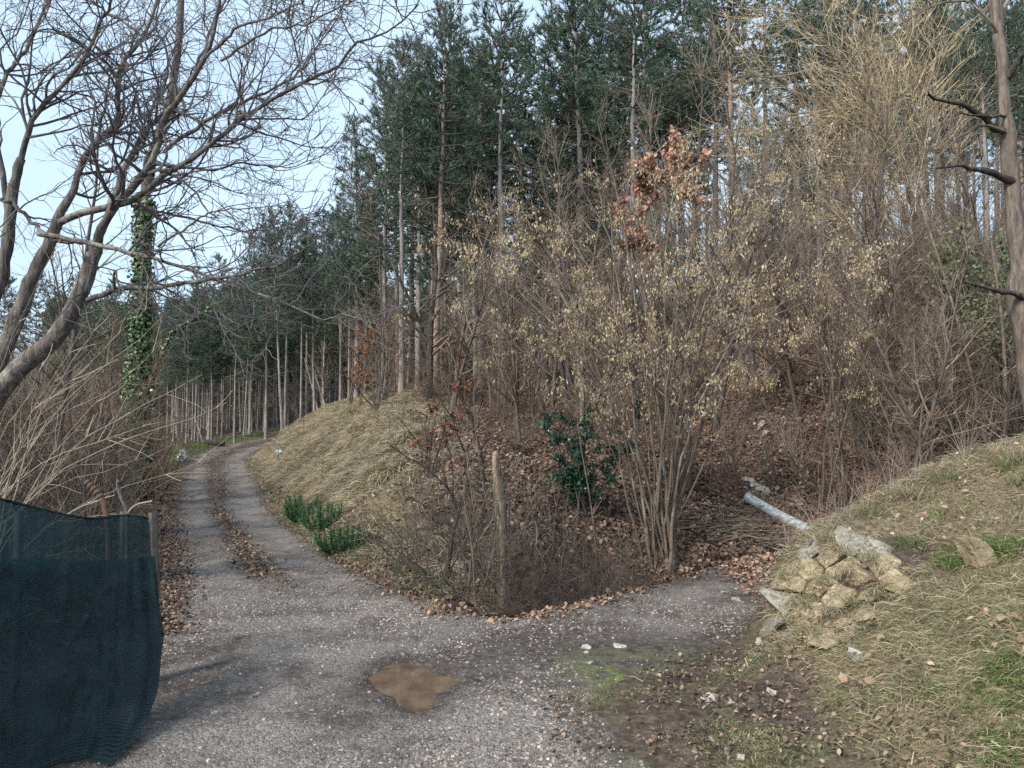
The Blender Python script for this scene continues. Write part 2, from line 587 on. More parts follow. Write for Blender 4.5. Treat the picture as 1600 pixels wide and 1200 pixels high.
# ------------------------------------------------------------------ ground and road surfaces
def ground_material():
    m, nd, lk, bs = new_mat('hillside_ground')
    g = nd.new('ShaderNodeNewGeometry')
    pos = g.outputs['Position']

    def attr(n):
        a = nd.new('ShaderNodeAttribute'); a.attribute_name = n
        return a.outputs['Fac']
    n1 = noise(nd, lk, 1.6, 6, .65, pos)
    n2 = noise(nd, lk, 14, 5, .7, pos)
    vo = nd.new('ShaderNodeTexVoronoi'); vo.inputs['Scale'].default_value = 16
    lk.new(pos, vo.inputs['Vector'])
    sep = nd.new('ShaderNodeSeparateColor'); lk.new(vo.outputs['Color'], sep.inputs[0])
    leaf = ramp(nd, [(.03, .021, .017), (.08, .05, .037), (.15, .095, .07), (.25, .17, .13)], [0, .4, .75, 1])
    lk.new(sep.outputs[0], leaf.inputs['Fac'])
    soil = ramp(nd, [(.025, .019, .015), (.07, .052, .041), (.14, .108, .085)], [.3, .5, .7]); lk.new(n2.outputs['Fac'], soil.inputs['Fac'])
    n4 = noise(nd, lk, 45, 5, .75, pos)
    dry = ramp(nd, [(.05, .038, .025), (.14, .108, .068), (.30, .245, .16)], [.34, .5, .68]); lk.new(n4.outputs['Fac'], dry.inputs['Fac'])
    grn = ramp(nd, [(.03, .036, .016), (.08, .092, .038), (.16, .16, .08)], [.34, .5, .68]); lk.new(n4.outputs['Fac'], grn.inputs['Fac'])

    def fac(a):      # break the edge of a zone up
        x = math_n(nd, lk, 'MULTIPLY_ADD', n1.outputs['Fac'], 1.2)
        x.node.inputs[2].default_value = -.6
        y = math_n(nd, lk, 'ADD', attr(a), x)
        mr = nd.new('ShaderNodeMapRange'); mr.inputs[1].default_value = .3; mr.inputs[2].default_value = .7
        lk.new(y, mr.inputs[0])
        return mr.outputs[0]
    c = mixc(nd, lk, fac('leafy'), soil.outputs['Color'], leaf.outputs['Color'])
    c = mixc(nd, lk, fac('grassy'), c, dry.outputs['Color'])
    c = mixc(nd, lk, fac('green'), c, grn.outputs['Color'])
    lk.new(c, bs.inputs['Base Color'])
    bs.inputs['Roughness'].default_value = .95
    bs.inputs['Specular IOR Level'].default_value = .15
    b = nd.new('ShaderNodeBump'); b.inputs['Strength'].default_value = .8; b.inputs['Distance'].default_value = .04
    lk.new(mixc(nd, lk, .5, n2.outputs['Fac'], vo.outputs['Distance']), b.inputs['Height'])
    lk.new(b.outputs[0], bs.inputs['Normal'])
    return m


def road_material():
    m, nd, lk, bs = new_mat('gravel_road_surface')
    g = nd.new('ShaderNodeNewGeometry')
    pos = g.outputs['Position']

    def attr(n):
        a = nd.new('ShaderNodeAttribute'); a.attribute_name = n
        return a.outputs['Fac']

    def cells(scale):
        v = nd.new('ShaderNodeTexVoronoi'); v.inputs['Scale'].default_value = scale
        lk.new(pos, v.inputs['Vector'])
        s = nd.new('ShaderNodeSeparateColor'); lk.new(v.outputs['Color'], s.inputs[0])
        return v, s.outputs[0]
    v1, c1 = cells(48)
    v2, c2 = cells(100)
    st = ramp(nd, [(.06, .049, .042), (.175, .15, .134), (.28, .247, .225), (.43, .39, .36)], [0, .35, .8, 1])
    lk.new(c1, st.inputs['Fac'])
    st2 = ramp(nd, [(.07, .058, .05), (.185, .16, .143), (.34, .302, .277)]); lk.new(c2, st2.inputs['Fac'])
    n0 = noise(nd, lk, 6, 5, .7, pos)
    c = mixc(nd, lk, n0.outputs['Fac'], st.outputs['Color'], st2.outputs['Color'])
    n1 = noise(nd, lk, 1.1, 6, .68, pos)
    mudr = ramp(nd, [(0, 0, 0), (1, 1, 1)], [.44, .60])
    lk.new(n1.outputs['Fac'], mudr.inputs['Fac'])
    mud = ramp(nd, [(.035, .027, .023), (.10, .078, .066)], [.35, .65]); lk.new(n0.outputs['Fac'], mud.inputs['Fac'])
    mf = math_n(nd, lk, 'ADD', math_n(nd, lk, 'MULTIPLY', mudr.outputs['Color'], .75), attr('muddy'), True)
    n3 = noise(nd, lk, 26, 3, .6, pos)
    mf = math_n(nd, lk, 'MULTIPLY', mf, ramp_out(nd, lk, n3.outputs['Fac'], .25, .48))
    c = mixc(nd, lk, mf, c, mud.outputs['Color'])
    sandr = ramp(nd, [(.20, .15, .11), (.33, .27, .21)], [.35, .65]); lk.new(n0.outputs['Fac'], sandr.inputs['Fac'])
    c = mixc(nd, lk, attr('sandy'), c, sandr.outputs['Color'])
    grn = ramp(nd, [(.045, .06, .02), (.12, .14, .045), (.2, .2, .08)], [.35, .5, .65]); lk.new(n3.outputs['Fac'], grn.inputs['Fac'])
    gf = math_n(nd, lk, 'MULTIPLY', attr('mossy'), ramp_out(nd, lk, n0.outputs['Fac'], .38, .58))
    c = mixc(nd, lk, gf, c, grn.outputs['Color'])
    lk.new(c, bs.inputs['Base Color'])
    bs.inputs['Roughness'].default_value = .8
    bs.inputs['Specular IOR Level'].default_value = .3
    hh = mixc(nd, lk, .5, v1.outputs['Distance'], v2.outputs['Distance'])
    b = nd.new('ShaderNodeBump'); b.inputs['Strength'].default_value = .9; b.inputs['Distance'].default_value = .02
    b.invert = True
    lk.new(hh, b.inputs['Height'])
    lk.new(b.outputs[0], bs.inputs['Normal'])
    return m


def ramp_out(nd, lk, src, a, b):
    r = nd.new('ShaderNodeMapRange')
    r.inputs[1].default_value = a; r.inputs[2].default_value = b
    lk.new(src, r.inputs[0])
    return r.outputs[0]


def zones(x, y):
    """what covers the ground: leaf litter, dry grass, green grass (0..1)"""
    s, zr, d1, d2 = road_s(x, y)
    north = inpoly(NORTH, x, y)
    knoll = north * (1 - sst(-3.0, -.2, x + .10 * (y - 14))) * sst(.15, .9, s)
    grove = (~north) & (x < -1) & (y > 30)
    bank = (~north) & (x > -.7) & (y < 12)
    bare = np.exp(-((x - 2.95) / .45) ** 2 - ((y - 6.35) / .35) ** 2)
    grassy = knoll * (1 - sst(3.5, 8, s)) + np.where(bank, sst(-.1, .5, s) * (.35 + .65 * sst(.02, .3, bank_h(x, y))), 0)
    green = np.where(bank, .14 * (1 - sst(.6, 1.8, s)) + .22, 0) + .32 * knoll * (1 - sst(2.5, 5, s)) + np.where(grove, .75 * (1 - sst(3.0, 6, s)), 0)
    ditch = north * np.exp(-((x - .4) / 1.5) ** 4) * sst(.1, .3, s) * (1 - sst(1.9, 2.7, s))  # bare dark soil here; its darkness also stands in for the ditch's deep shade
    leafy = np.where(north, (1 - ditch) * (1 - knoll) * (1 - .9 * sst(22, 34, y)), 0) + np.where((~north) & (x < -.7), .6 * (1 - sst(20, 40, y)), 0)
    return np.clip(leafy, 0, 1), np.clip(grassy - 1.6 * bare, 0, 1), np.clip(green - 1.2 * bare, 0, 1)


def grid_mesh(name, xs, ys, zf, mat, attrf, keep=None):
    X, Y = np.meshgrid(xs, ys)
    x, y = X.ravel(), Y.ravel()
    z = zf(x, y)
    nx, ny = len(xs), len(ys)
    i = (np.arange(ny - 1)[:, None] * nx + np.arange(nx - 1)[None]).ravel()
    F = np.stack([i, i + 1, i + nx + 1, i + nx], 1)
    if keep is not None:
        kp = keep(x, y)
        F = F[kp[F].any(1)]
        used = np.zeros(len(x), bool); used[F.ravel()] = True
        idx = np.cumsum(used) - 1
        F = idx[F]; x, y, z = x[used], y[used], z[used]
    return make_mesh(name, np.stack([x, y, z], 1), F, mat, True, attrf(x, y))


def ground_z(x, y):
    s = road_s(x, y)[0]
    fine = .03 * fbm(x * 5, y * 5, 31) * sst(0, .4, s)
    return height(x, y) - .06 * sst(.0, -.3, s) + fine


gx = 8 * np.sinh(np.linspace(-4.3, 4.3, 410))
gy = 6 + 8 * np.sinh(np.linspace(-1.9, 4.6, 360))
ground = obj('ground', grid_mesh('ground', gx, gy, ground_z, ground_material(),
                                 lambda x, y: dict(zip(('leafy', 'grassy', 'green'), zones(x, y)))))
tag(ground, kind='structure')


def road_edge(x, y):
    return road_s(x, y)[0] + .22 * fbm(x * 1.7, y * 1.7, 40)


def road_z(x, y):
    e = road_edge(x, y)
    return height(x, y) + .012 - .16 * sst(.0, .45, e)


def road_attr(x, y):
    s, zr, d1, d2 = road_s(x, y)
    strip = np.exp(-((d1 + 1.2) / .26) ** 2) * sst(8.5, 11, y)             # the crown between the ruts
    strip = strip * np.clip(.9 + .6 * fbm(x * 1.2, y * 1.2, 66), 0, 1)
    edge = sst(-.45, .0, s)
    mid = np.exp(-((x - .7) / 1.5) ** 2 - ((y - 6.75) / .75) ** 2)            # dark mud where the track joins
    muddy = np.clip(strip * .9 + edge * .5 + mid * 1.0 + .5 * np.exp(-((x + 1.0) / .5) ** 2 - ((y - 5.6) / .5) ** 2) + .75 * sst(1.7, 3.4, x) * (y > 6.8), 0, 1)
    moss = np.clip(sst(.1, .7, x - .15 * (6.2 - y)) * (y < 7.0) * sst(7.0, 6.2, y) * sst(3.2, 4.6, y + .9 * x), 0, 1)
    moss = np.clip(moss * (.55 + 1.6 * fbm(x * 2, y * 2, 61)), 0, 1)
    sandy = np.clip(np.exp(-((x - 1.0) / .38) ** 2 - ((y - 5.35) / .3) ** 2) * 1.1, 0, 1)
    pd = np.full(x.shape, 9.0)
    nb = (np.abs(x) < 6) & (y > 3) & (y < 9)
    if np.any(nb): pd[nb] = polysd(PUD, x[nb], y[nb])
    muddy = np.clip(muddy + .9 * np.exp(-(np.maximum(pd, 0) / .16) ** 2) * (.7 + fbm(x * 4, y * 4, 71)) + .45 * np.exp(-((x + 2.6) / .5) ** 2) * sst(10, 6, y), 0, 1)
    return {'muddy': muddy, 'mossy': moss, 'sandy': sandy}


rx = np.concatenate([np.arange(-18, -4, .16), np.arange(-4, 4.5, .05), np.arange(4.5, 16, .2)])
ry = np.concatenate([np.arange(-10, 3.2, .3), np.arange(3.2, 9, .045), np.arange(9, 16, .08), np.arange(16, 70, .25)])
road = obj('gravel_road', grid_mesh('gravel_road', rx, ry, road_z, road_material(), road_attr, lambda x, y: road_edge(x, y) < .5))
tag(road, kind='structure')

# puddle: a flat sheet of muddy water lying in the hollow
m, nd, lk, bs = new_mat('muddy_water')
g = nd.new('ShaderNodeNewGeometry')
t = noise(nd, lk, 5, 4, .6, g.outputs['Position'])
r = ramp(nd, [(.085, .056, .038), (.16, .11, .078)], [.35, .65])
lk.new(t.outputs['Fac'], r.inputs['Fac']); lk.new(r.outputs['Color'], bs.inputs['Base Color'])
bs.inputs['Roughness'].default_value = .04
bs.inputs['IOR'].default_value = 1.33
pc = np.mean(PUD, 0)
ring = [(pc[0] + (p[0] - pc[0]) * 1.3, pc[1] + (p[1] - pc[1]) * 1.3) for p in PUD]
V = np.array([(pc[0], pc[1], -.022)] + [(p[0], p[1], -.022) for p in ring])
n = len(ring)
puddle = obj('puddle', make_mesh('puddle', V, np.array([(0, i + 1, (i + 1) % n + 1) for i in range(n)]), m))
tag(puddle, kind='structure')
# ------------------------------------------------------------------ pines
def needle_tufts(pos, direc, n=11, ln=.2, w=.03):
    N = len(pos)
    p = np.repeat(pos, n, 0)
    d = np.repeat(unit(direc), n, 0)
    r = rng.normal(size=(N * n, 3))
    dd = unit(d * .75 + unit(r) * rng.uniform(.4, 1.0, (N * n, 1)))
    s = unit(np.cross(dd, rng.normal(size=(N * n, 3))))
    L = (ln * rng.uniform(.6, 1.15, (N * n, 1)))
    p = p + d * rng.uniform(-.10, .08, (N * n, 1))
    v = np.stack([p - s * w * .5, p + s * w * .5, p + dd * L], 1).reshape(-1, 3)
    F = np.arange(N * n * 3).reshape(-1, 3)
    return v, F


def pine_protos(Hh, crown0, rb, red=False, full=1.0, spread=1.0):
    """meshes of one pine kind: trunk, dead lower branches, crown"""
    z = np.linspace(0, Hh, 15)
    wx = np.cumsum(rng.normal(0, .05, 15)) * np.linspace(0, 1, 15)
    wy = np.cumsum(rng.normal(0, .05, 15)) * np.linspace(0, 1, 15)
    TP = np.stack([wx, wy, z], 1)
    TR = rb * (1 - .93 * (z / Hh) ** 1.1) * (1 + .35 * np.exp(-z / .35))
    tr = Geo().tube(TP[None], TR[None], 9)
    tm = tr.mesh('pine_trunk', M['bark_pine_red'] if red else M['bark_pine'])
    # dead stubs
    dz = Geo()
    P1, R1 = kids(TP[None], TR[None], n=int(26 * crown0 * Hh / 8), t=(.12, crown0 + .12), L=(.3, 1.3), absL=True, ang=(65, 100), m=5, wob=.16, up=-.02, rr=.12, taper=0, rmin=.005)
    dz.tube(P1, R1, 3)
    P2, R2 = kids(P1, R1, dens=2.5, t=(.2, 1), L=(.15, .5), absL=True, ang=(30, 70), m=3, wob=.2, rmin=.004)
    dz.tube(P2, R2, 3)
    dm = dz.mesh('pine_dead_branches', M['twig_grey'], False)
    # crown: whorls
    br = Geo()
    allP, allR = [], []
    zz = crown0 * Hh
    while zz < Hh - .25:
        f = (zz - crown0 * Hh) / (Hh * (1 - crown0))           # 0 base .. 1 top
        Lb = spread * (2.1 * min(1, .55 + 1.6 * f) * (1 - f) ** .62 + .28) * (Hh / 14) ** .5
        nb = rng.integers(4, 7)
        a0 = rng.uniform(0, 6.28)
        ti = np.interp(zz, z, np.arange(15))
        i = min(int(ti), 13); fr = ti - i
        b = TP[i] * (1 - fr) + TP[i + 1] * fr
        for j in range(nb):
            if rng.random() > full: continue
            a = a0 + j * 6.283 / nb + rng.normal(0, .25)
            L = Lb * rng.uniform(.6, 1.15)
            el = np.interp(f, [0, .5, 1], [-.12, .2, .95]) + rng.normal(0, .12)
            d = np.array([math.cos(a) * math.cos(el), math.sin(a) * math.cos(el), math.sin(el)])
            pts = [b.copy()]
            for q in range(5):
                d = d + rng.normal(0, .08, 3); d[2] += .09; d = d / np.linalg.norm(d)
                pts.append(pts[-1] + d * L / 5)
            allP.append(pts); allR.append(np.linspace(.018 + .012 * L, .007, 6))
        zz += rng.uniform(.32, .55) * (Hh / 14) ** .5
    P = np.array(allP); Rr = np.array(allR)
    br.tube(P, Rr, 4)
    P2, R2 = kids(P, Rr, dens=5.0, t=(.25, 1), L=(.28, .75), absL=True, ang=(25, 62), m=4, wob=.1, up=.07, taper=.45, rmin=.005, flat=.4)
    br.tube(P2, R2, 3)
    bm_ = br.mesh('pine_branches', M['bark_grey'], False)
    c1, d1 = along(P2, int(len(P2) * 1.55), (.3, 1))
    tips = P2[:, -1]; td = unit(P2[:, -1] - P2[:, -2])
    tp3 = P[:, -1]; td3 = unit(P[:, -1] - P[:, -2])
    top = TP[-1:]; 
    pos = np.concatenate([c1, tips, tp3, top]); dr = np.concatenate([d1, td, td3, np.array([[0, 0, 1.]])])
    dr = dr + np.array([0, 0, .35])
    v, F = needle_tufts(pos, dr, 9, .22, .03)
    cm = make_mesh('pine_needles', v, F, M['needle'])
    return tm, dm, bm_, cm, Hh


PINES = {
    'edge': [pine_protos(15, .30, .17), pine_protos(14, .36, .15), pine_protos(16, .40, .17, red=True)],
    'tall': [pine_protos(16, .55, .15), pine_protos(15, .60, .13, spread=.9), pine_protos(16, .52, .16, red=True)],
    'grove': [pine_protos(14, .46, .10, spread=.85), pine_protos(13, .52, .085, spread=.8), pine_protos(14, .42, .11, spread=.9)],
}


def grove_name(px):
    for lim, w in [(200, 'behind the leaning bare tree, left of the ivy-clad trunk'), (300, 'just right of the ivy-clad trunk'), (345, 'above the dark log on the grass'), (385, 'at the far left side of the lane bend'),
                   (425, 'where the lane disappears'), (470, 'behind the leaning trunk on the knoll end'), (520, 'behind the crossed dead poles'), (9999, 'behind the orange-leaved oak sapling')]:
        if px < lim: return 'slender pine of the grove ' + w, 'grove pines ' + w


def hill_name(px):
    for lim, w in [(640, 'at the left edge of the hillside wood'), (720, 'behind the dark bare oak'), (800, 'left of the hazel crown'), (880, 'behind the left part of the hazel crown'), (960, 'behind the pale bare tree in the middle'), (1040, 'behind the middle of the hazel crown'),
                   (1120, 'behind the pink-leaved oak'), (1200, 'right of the reddish pine trunk'), (1290, 'behind the left side of the golden willow'), (1400, 'behind the golden willow'), (1500, 'right of the golden willow'), (9999, 'behind the broken-limbed tree')]:
        if px < lim: return 'tall pine ' + w, 'hillside pines ' + w


def pine(kind, var, x, y, Hh, label, group, tilt=(0, 0), rz=None):
    tm, dm, bm_, cm, H0 = PINES[kind][var % 3]
    z = H(x, y) - .1
    s = Hh / H0
    t = thing('pine_tree', label, 'tree', (x, y, z), rng.uniform(0, 6.28) if rz is None else rz, (s * rng.uniform(.9, 1.1),) * 2 + (s,), group, tilt)
    obj('trunk', tm, t); tag(obj('dead_branches', dm, t), kind='stuff')
    c = tag(obj('crown', cm, t), kind='stuff'); tag(obj('branches', bm_, c), kind='stuff')
    return t


def pine_at(kind, var, px, pytop, Y, label, group=None, tilt=(0, 0)):
    p = at(px, pytop, Y)
    g = H(p[0], p[1])
    return pine(kind, var, p[0], p[1], min(max(p[2] - g, 7), 19), label, group, tilt)


# the pines that make the skyline, each one told apart by what stands beside it
EDGE = [
    (560, 190, 36, 'edge', 0, 'pine at the left end of the tall row, beside open sky'),
    (604, 92, 33, 'edge', 1, 'bushy pine with rounded top, second of the tall row from the sky'),
    (690, 8, 31, 'edge', 0, 'pine with a thin pointed leader above the dark bare oak'),
    (645, 120, 37, 'edge', 2, 'pine half hidden between rounded and pointed pines'),
    (725, 95, 39, 'edge', 1, 'lower pine filling the notch right of the pointed pine'),
    (785, -50, 30, 'tall', 0, 'tall pine with pale bare trunk above the left side of the hazel'),
    (752, 70, 36, 'edge', 2, 'pine behind the pale-trunked pine, left of it'),
    (850, 10, 38, 'edge', 1, 'pine with feathery top reaching the frame edge near the last sky gap'),
]
for px, pt, Y, k, v, lab in EDGE:
    pine_at(k, v, px, pt, Y, lab)
TOPS = [(905, -120, 33), (950, -150, 36), (1012, -100, 34), (1060, -120, 38), (1139, -150, 30), (1188, -140, 34), (1240, -120, 40), (1300, -100, 43),
        (1370, -60, 46), (1440, -10, 44), (1500, 20, 45), (1560, 60, 40), (1630, 0, 38), (985, -100, 29)]
for i, (px, pt, Y) in enumerate(TOPS):
    if px == 1139:
        pine_at('tall', 2, px, pt, Y, 'reddish-barked pine trunk beside the pink-leaved oak')
    elif px == 985:
        pine_at('tall', 0, px, pt, Y, 'pale bare pine trunk rising straight behind the middle of the hazel')
    else:
        pine_at('tall' if i % 3 else 'edge', i, px, pt, Y, *hill_name(px))
LEFT = [(450, 318, 48, 'pine with the highest top of the grove beside the lane'), (482, 345, 52, ''), (420, 352, 46, ''), (390, 366, 55, ''), (345, 402, 60, ''),
        (310, 420, 62, ''), (280, 440, 66, ''), (240, 432, 70, ''), (180, 440, 70, ''), (120, 432, 65, ''), (60, 425, 60, ''), (10, 420, 58, ''),
        (507, 330, 50, ''), (370, 430, 44, ''), (330, 468, 52, ''), (535, 300, 43, ''), (145, 470, 55, ''), (90, 460, 52, '')]
for i, (px, pt, Y, lab) in enumerate(LEFT):
    pine_at('grove', i, px, pt, Y, lab or grove_name(px)[0], None if lab else grove_name(px)[1])
# pines standing on the knoll's crest beside the lane
for px, Y, pt, v, tl, lab in [(443, 38, 330, 0, (0, .07), 'leaning grey pine trunk at the knoll end where the lane bends'),
                              (471, 40, 350, 1, (0, 0), 'upright slim pine just right of the leaning trunk'),
                              (492, 39, 400, 2, (0, -.05), 'thin pine behind the crossed poles on the knoll'),
                              (545, 36, 330, 1, (0, 0), 'pine behind the orange-leaved oak sapling'),
                              (628, 29, 70, 0, (0, 0), 'straight grey pine trunk on the crest left of the twin trunks'),
                              (653, 31, 60, 1, (0, .015), 'left of the twin grey pine trunks on the crest'),
                              (681, 29, 20, 2, (0, -.01), 'right of the twin grey pine trunks on the crest')]:
    p = at(px, 600, Y)
    top = at(px, pt, Y)[2]
    pine('tall' if px > 600 else 'grove', v, p[0], p[1], min(max(top - H(p[0], p[1]), 9), 18), lab, None, tl)
# the crowd of trunks inside the grove and inside the hillside wood
SKYL = ([-200, 100, 240, 330, 390, 450, 520, 560, 600, 690, 760, 2000], [430, 440, 445, 420, 375, 335, 320, 230, 130, 60, -60, -60])
cnt = 0
placed = []
while cnt < 125:
    px = rng.uniform(100 if cnt > 85 else 262, 575); Y = 44 + (62 if cnt > 60 else 38) * rng.random() ** 1.1
    p = at(px, 600, Y)
    s = float(road_s(np.array([p[0]]), np.array([p[1]]))[0][0])
    if s < 1.8: continue
    if any((p[0] - a) ** 2 + (p[1] - b) ** 2 < .9 for a, b in placed): continue
    g = H(p[0], p[1])
    top = at(px, np.interp(px, *SKYL) + 25 + rng.uniform(0, 60), Y)[2]
    Hh = min(top - g, rng.uniform(12, 16))
    if Hh < 8: continue
    placed.append((p[0], p[1])); cnt += 1
    pine('grove', cnt, p[0], p[1], Hh, *grove_name(px), (rng.normal(0, .02), rng.normal(0, .025)))
cnt = 0
while cnt < 118:
    px = rng.uniform(570, 1720); Y = 32 + 48 * rng.random()
    p = at(px, 600, Y)
    if any((p[0] - a) ** 2 + (p[1] - b) ** 2 < 1.6 for a, b in placed): continue
    if (1095 < px < 1165 or 975 < px < 992) and rng.random() < .75: continue      # lighter strip where sky shows through
    g = H(p[0], p[1])
    top = at(px, np.interp(px, *SKYL) + 20, Y)[2]
    Hh = min(top - g, rng.uniform(13, 18))
    if Hh < 8: continue
    placed.append((p[0], p[1])); cnt += 1
    pine('tall', cnt, p[0], p[1], Hh, *hill_name(px), (rng.normal(0, .015), rng.normal(0, .015)))
# the wood beyond, too far off to tell its trees apart
g_ = Geo()
for k in range(230):
    px = rng.uniform(60, 760) if k < 95 else rng.uniform(700, 1760)
    Y = rng.uniform(84, 125)
    if 1100 < px < 1150 or 970 < px < 1000: continue
    p = at(px, 600, Y)
    gz_ = H(p[0], Y)
    Hm = min(at(px, np.interp(px, *SKYL) + 30, Y)[2] - gz_, rng.uniform(11, 15))
    if Hm < 5: continue
    n = 260 if k < 95 else 170
    if k >= 95: Hm = min(Hm, rng.uniform(8, 12))
    zz = rng.random(n) ** .8 * Hm * .85 + Hm * .15
    rr = 2.3 * np.sqrt(rng.random(n)) * (1.05 - zz / Hm) ** .6
    a = rng.uniform(0, 6.28, n)
    pos = np.stack([p[0] + rr * np.cos(a), Y + rr * np.sin(a), gz_ + zz], 1)
    g_.add(*needle_tufts(pos, rng.normal(size=(n, 3)) + [0, 0, .6], 5, .85, .2))
tag(obj('distant_pine_wood', g_.mesh('distant_pine_wood', M['needle'], False)), 'dark mass of pine wood far beyond the lane', 'trees', kind='stuff')
# dead poles leaning in the grove
for (a, b, Y, lab) in [((476, 560), (497, 652), 39.5, 'thin dead pole leaning left on the knoll crest'), ((492, 585), (508, 648), 39, 'second thin dead pole crossing behind the leaning one'),
                       ((303, 665), (317, 700), 44, 'short dead pole leaning among the grove trunks')]:
    A, B_ = at(*b, Y), at(*a, Y + .6)
    B_[2] = max(B_[2], 2)
    A[2] = H(A[0], A[1]) - .05
    P = spline([A, A * .5 + B_ * .5 + np.array([.03, 0, 0]), B_], 8)
    tag(obj('dead_pole', Geo().tube(P[None], np.linspace(.06, .035, 8)[None], 6).mesh('dead_pole', M['bark_pine'])), lab, 'dead tree')
# ------------------------------------------------------------------ bare trees and shrubs
def stuff(name, geo, mat, parent, smooth=False):
    return tag(obj(name, geo.mesh(name, mat, smooth), parent), kind='stuff')


def rel(P, base):
    return P - np.asarray(base)[None]


# ---- the big leaning tree on the left: limbs traced, twigs grown
WY = 8.2
wb = np.array([at(-95, 700, WY)[0], WY, 0.]); wb[2] = H(wb[0], wb[1])
walnut = thing('leaning_bare_tree', 'big leaning bare tree with many crooked limbs behind the green net', 'tree', wb)


def limb(pts, y0, y1, n=16, wob=.02):
    q = np.array([at(px, py, y0 + (y1 - y0) * i / (len(pts) - 1)) for i, (px, py) in enumerate(pts)])
    s = spline(q, n)
    w = rng.normal(0, wob * .55, s.shape); w[0] = 0
    return s + w - wb


TR1 = [(-88, 1000), (-60, 760), (-22, 645), (30, 575), (85, 530), (120, 470), (140, 420), (152, 380)]
TR2 = [(-120, 1000), (-95, 780), (-50, 660), (0, 560), (22, 510), (42, 455), (58, 420), (78, 380), (90, 345)]
TR3 = [(-160, 1000), (-110, 700), (-40, 520), (0, 440), (12, 370), (20, 300), (32, 250)]
LIMBS = [  # points, depth start/end, radius start/end
    ([(152, 380), (165, 345), (200, 300), (235, 255), (256, 190), (276, 160), (322, 90), (338, 22), (345, -40)], 8.2, 7.4, .065, .018),
    ([(150, 385), (178, 310), (205, 240), (235, 200), (262, 165), (300, 120), (325, 60), (362, -30)], 8.2, 9.4, .055, .014),
    ([(90, 349), (131, 330), (210, 311), (262, 270), (311, 240), (367, 195), (412, 161), (487, 124), (525, 105), (555, 67), (600, 52), (655, 5)], 8.2, 7.2, .05, .008),
    ([(256, 238), (300, 202), (337, 180), (394, 154), (450, 127), (480, 97), (525, 34), (545, -20)], 8.0, 8.8, .03, .008),
    ([(86, 349), (112, 300), (142, 232), (180, 195), (184, 142), (191, 101), (225, 56), (248, 0), (258, -40)], 8.2, 8.8, .055, .02),
    ([(15, 356), (30, 262), (49, 195), (82, 150), (124, 105), (150, 49), (165, 20), (190, -30)], 8.3, 7.6, .045, .014),
    ([(12, 330), (-5, 220), (0, 142), (22, 101), (49, 64), (71, 8), (85, -30)], 8.4, 9.0, .04, .016),
    ([(135, 470), (187, 452), (240, 450), (322, 436), (405, 422), (457, 400), (500, 372)], 8.2, 7.6, .042, .006),
    ([(60, 365), (130, 378), (200, 393), (237, 402), (290, 420), (360, 445), (440, 470), (505, 500), (560, 478)], 8.0, 7.2, .036, .005),
    ([(235, 258), (281, 259), (330, 266), (375, 255), (412, 259), (450, 262), (515, 240)], 8.0, 8.5, .022, .005),
    ([(205, 322), (232, 326), (277, 337), (337, 352), (386, 360), (435, 356), (480, 340)], 8.1, 8.9, .024, .005),
    ([(248, 385), (300, 350), (335, 330), (400, 325), (460, 315)], 7.9, 7.5, .018, .004),
    ([(0, 312), (20, 318), (52, 350), (85, 375), (125, 380)], 8.0, 8.1, .03, .02),
    ([(200, 395), (240, 350), (262, 338), (300, 310), (340, 280)], 8.0, 8.6, .016, .004),
    ([(225, 56), (180, 25), (135, 0), (90, -30)], 8.6, 9.2, .022, .01),
    ([(322, 90), (380, 40), (440, 20), (500, -20)], 7.5, 7.0, .02, .007),
    ([(345, 95), (420, 48), (470, 40), (535, 10), (590, -15)], 7.6, 7.0, .018, .006),
    ([(367, 195), (380, 130), (395, 70), (410, 10), (430, -20)], 7.8, 8.4, .016, .005),
]
trunks = Geo()
for k, (pts, r0, r1) in enumerate([(TR1, .125, .068), (TR2, .105, .055), (TR3, .095, .045)]):
    P = limb(pts, WY, WY, 22, .012)
    P[0, 2] = -.05
    o = obj('trunk', Geo().tube(P[None], np.linspace(r0, r1, 22)[None] * (1 + rng.normal(0, .05, (1, 22))), 10).mesh('walnut_trunk', M['bark_walnut']), walnut)
LP, LR = [], []
for pts, y0, y1, r0, r1 in LIMBS:
    P = limb(pts, y0, y1, 24, .018)
    Rr = np.linspace(r0, r1, 24) * (1 + rng.normal(0, .06, 24))
    LP.append(P); LR.append(Rr)
    Rr = Rr * .8
    obj('limb', Geo().tube(P[None], Rr[None], 7).mesh('walnut_limb', M['bark_walnut']), walnut)
LP, LR = np.array(LP), np.array(LR)
B1, S1 = kids(LP, LR, dens=6.5, t=(.12, 1), L=(.5, 1.7), absL=True, ang=(25, 65), m=9, wob=.22, up=.035, rr=.42, tip=.3, taper=.3, rmin=.006)
B2, S2 = kids(B1, S1, dens=7.0, t=(.12, 1), L=(.2, .7), absL=True, ang=(25, 70), m=6, wob=.26, up=.03, rr=.6, tip=.45, taper=.3, rmin=.004)
B3, S3 = kids(B2, S2, dens=4.0, t=(.2, 1), L=(.06, .28), absL=True, ang=(25, 75), m=4, wob=.25, up=.05, rr=.75, tip=.7, taper=.2, rmin=.003)
g = Geo().tube(B1, S1, 5); stuff('branches', g, M['twig_walnut'], walnut)
g = Geo().tube(B2, S2, 4).tube(B3, S3, 3); stuff('twigs', g, M['twig_walnut'], walnut)


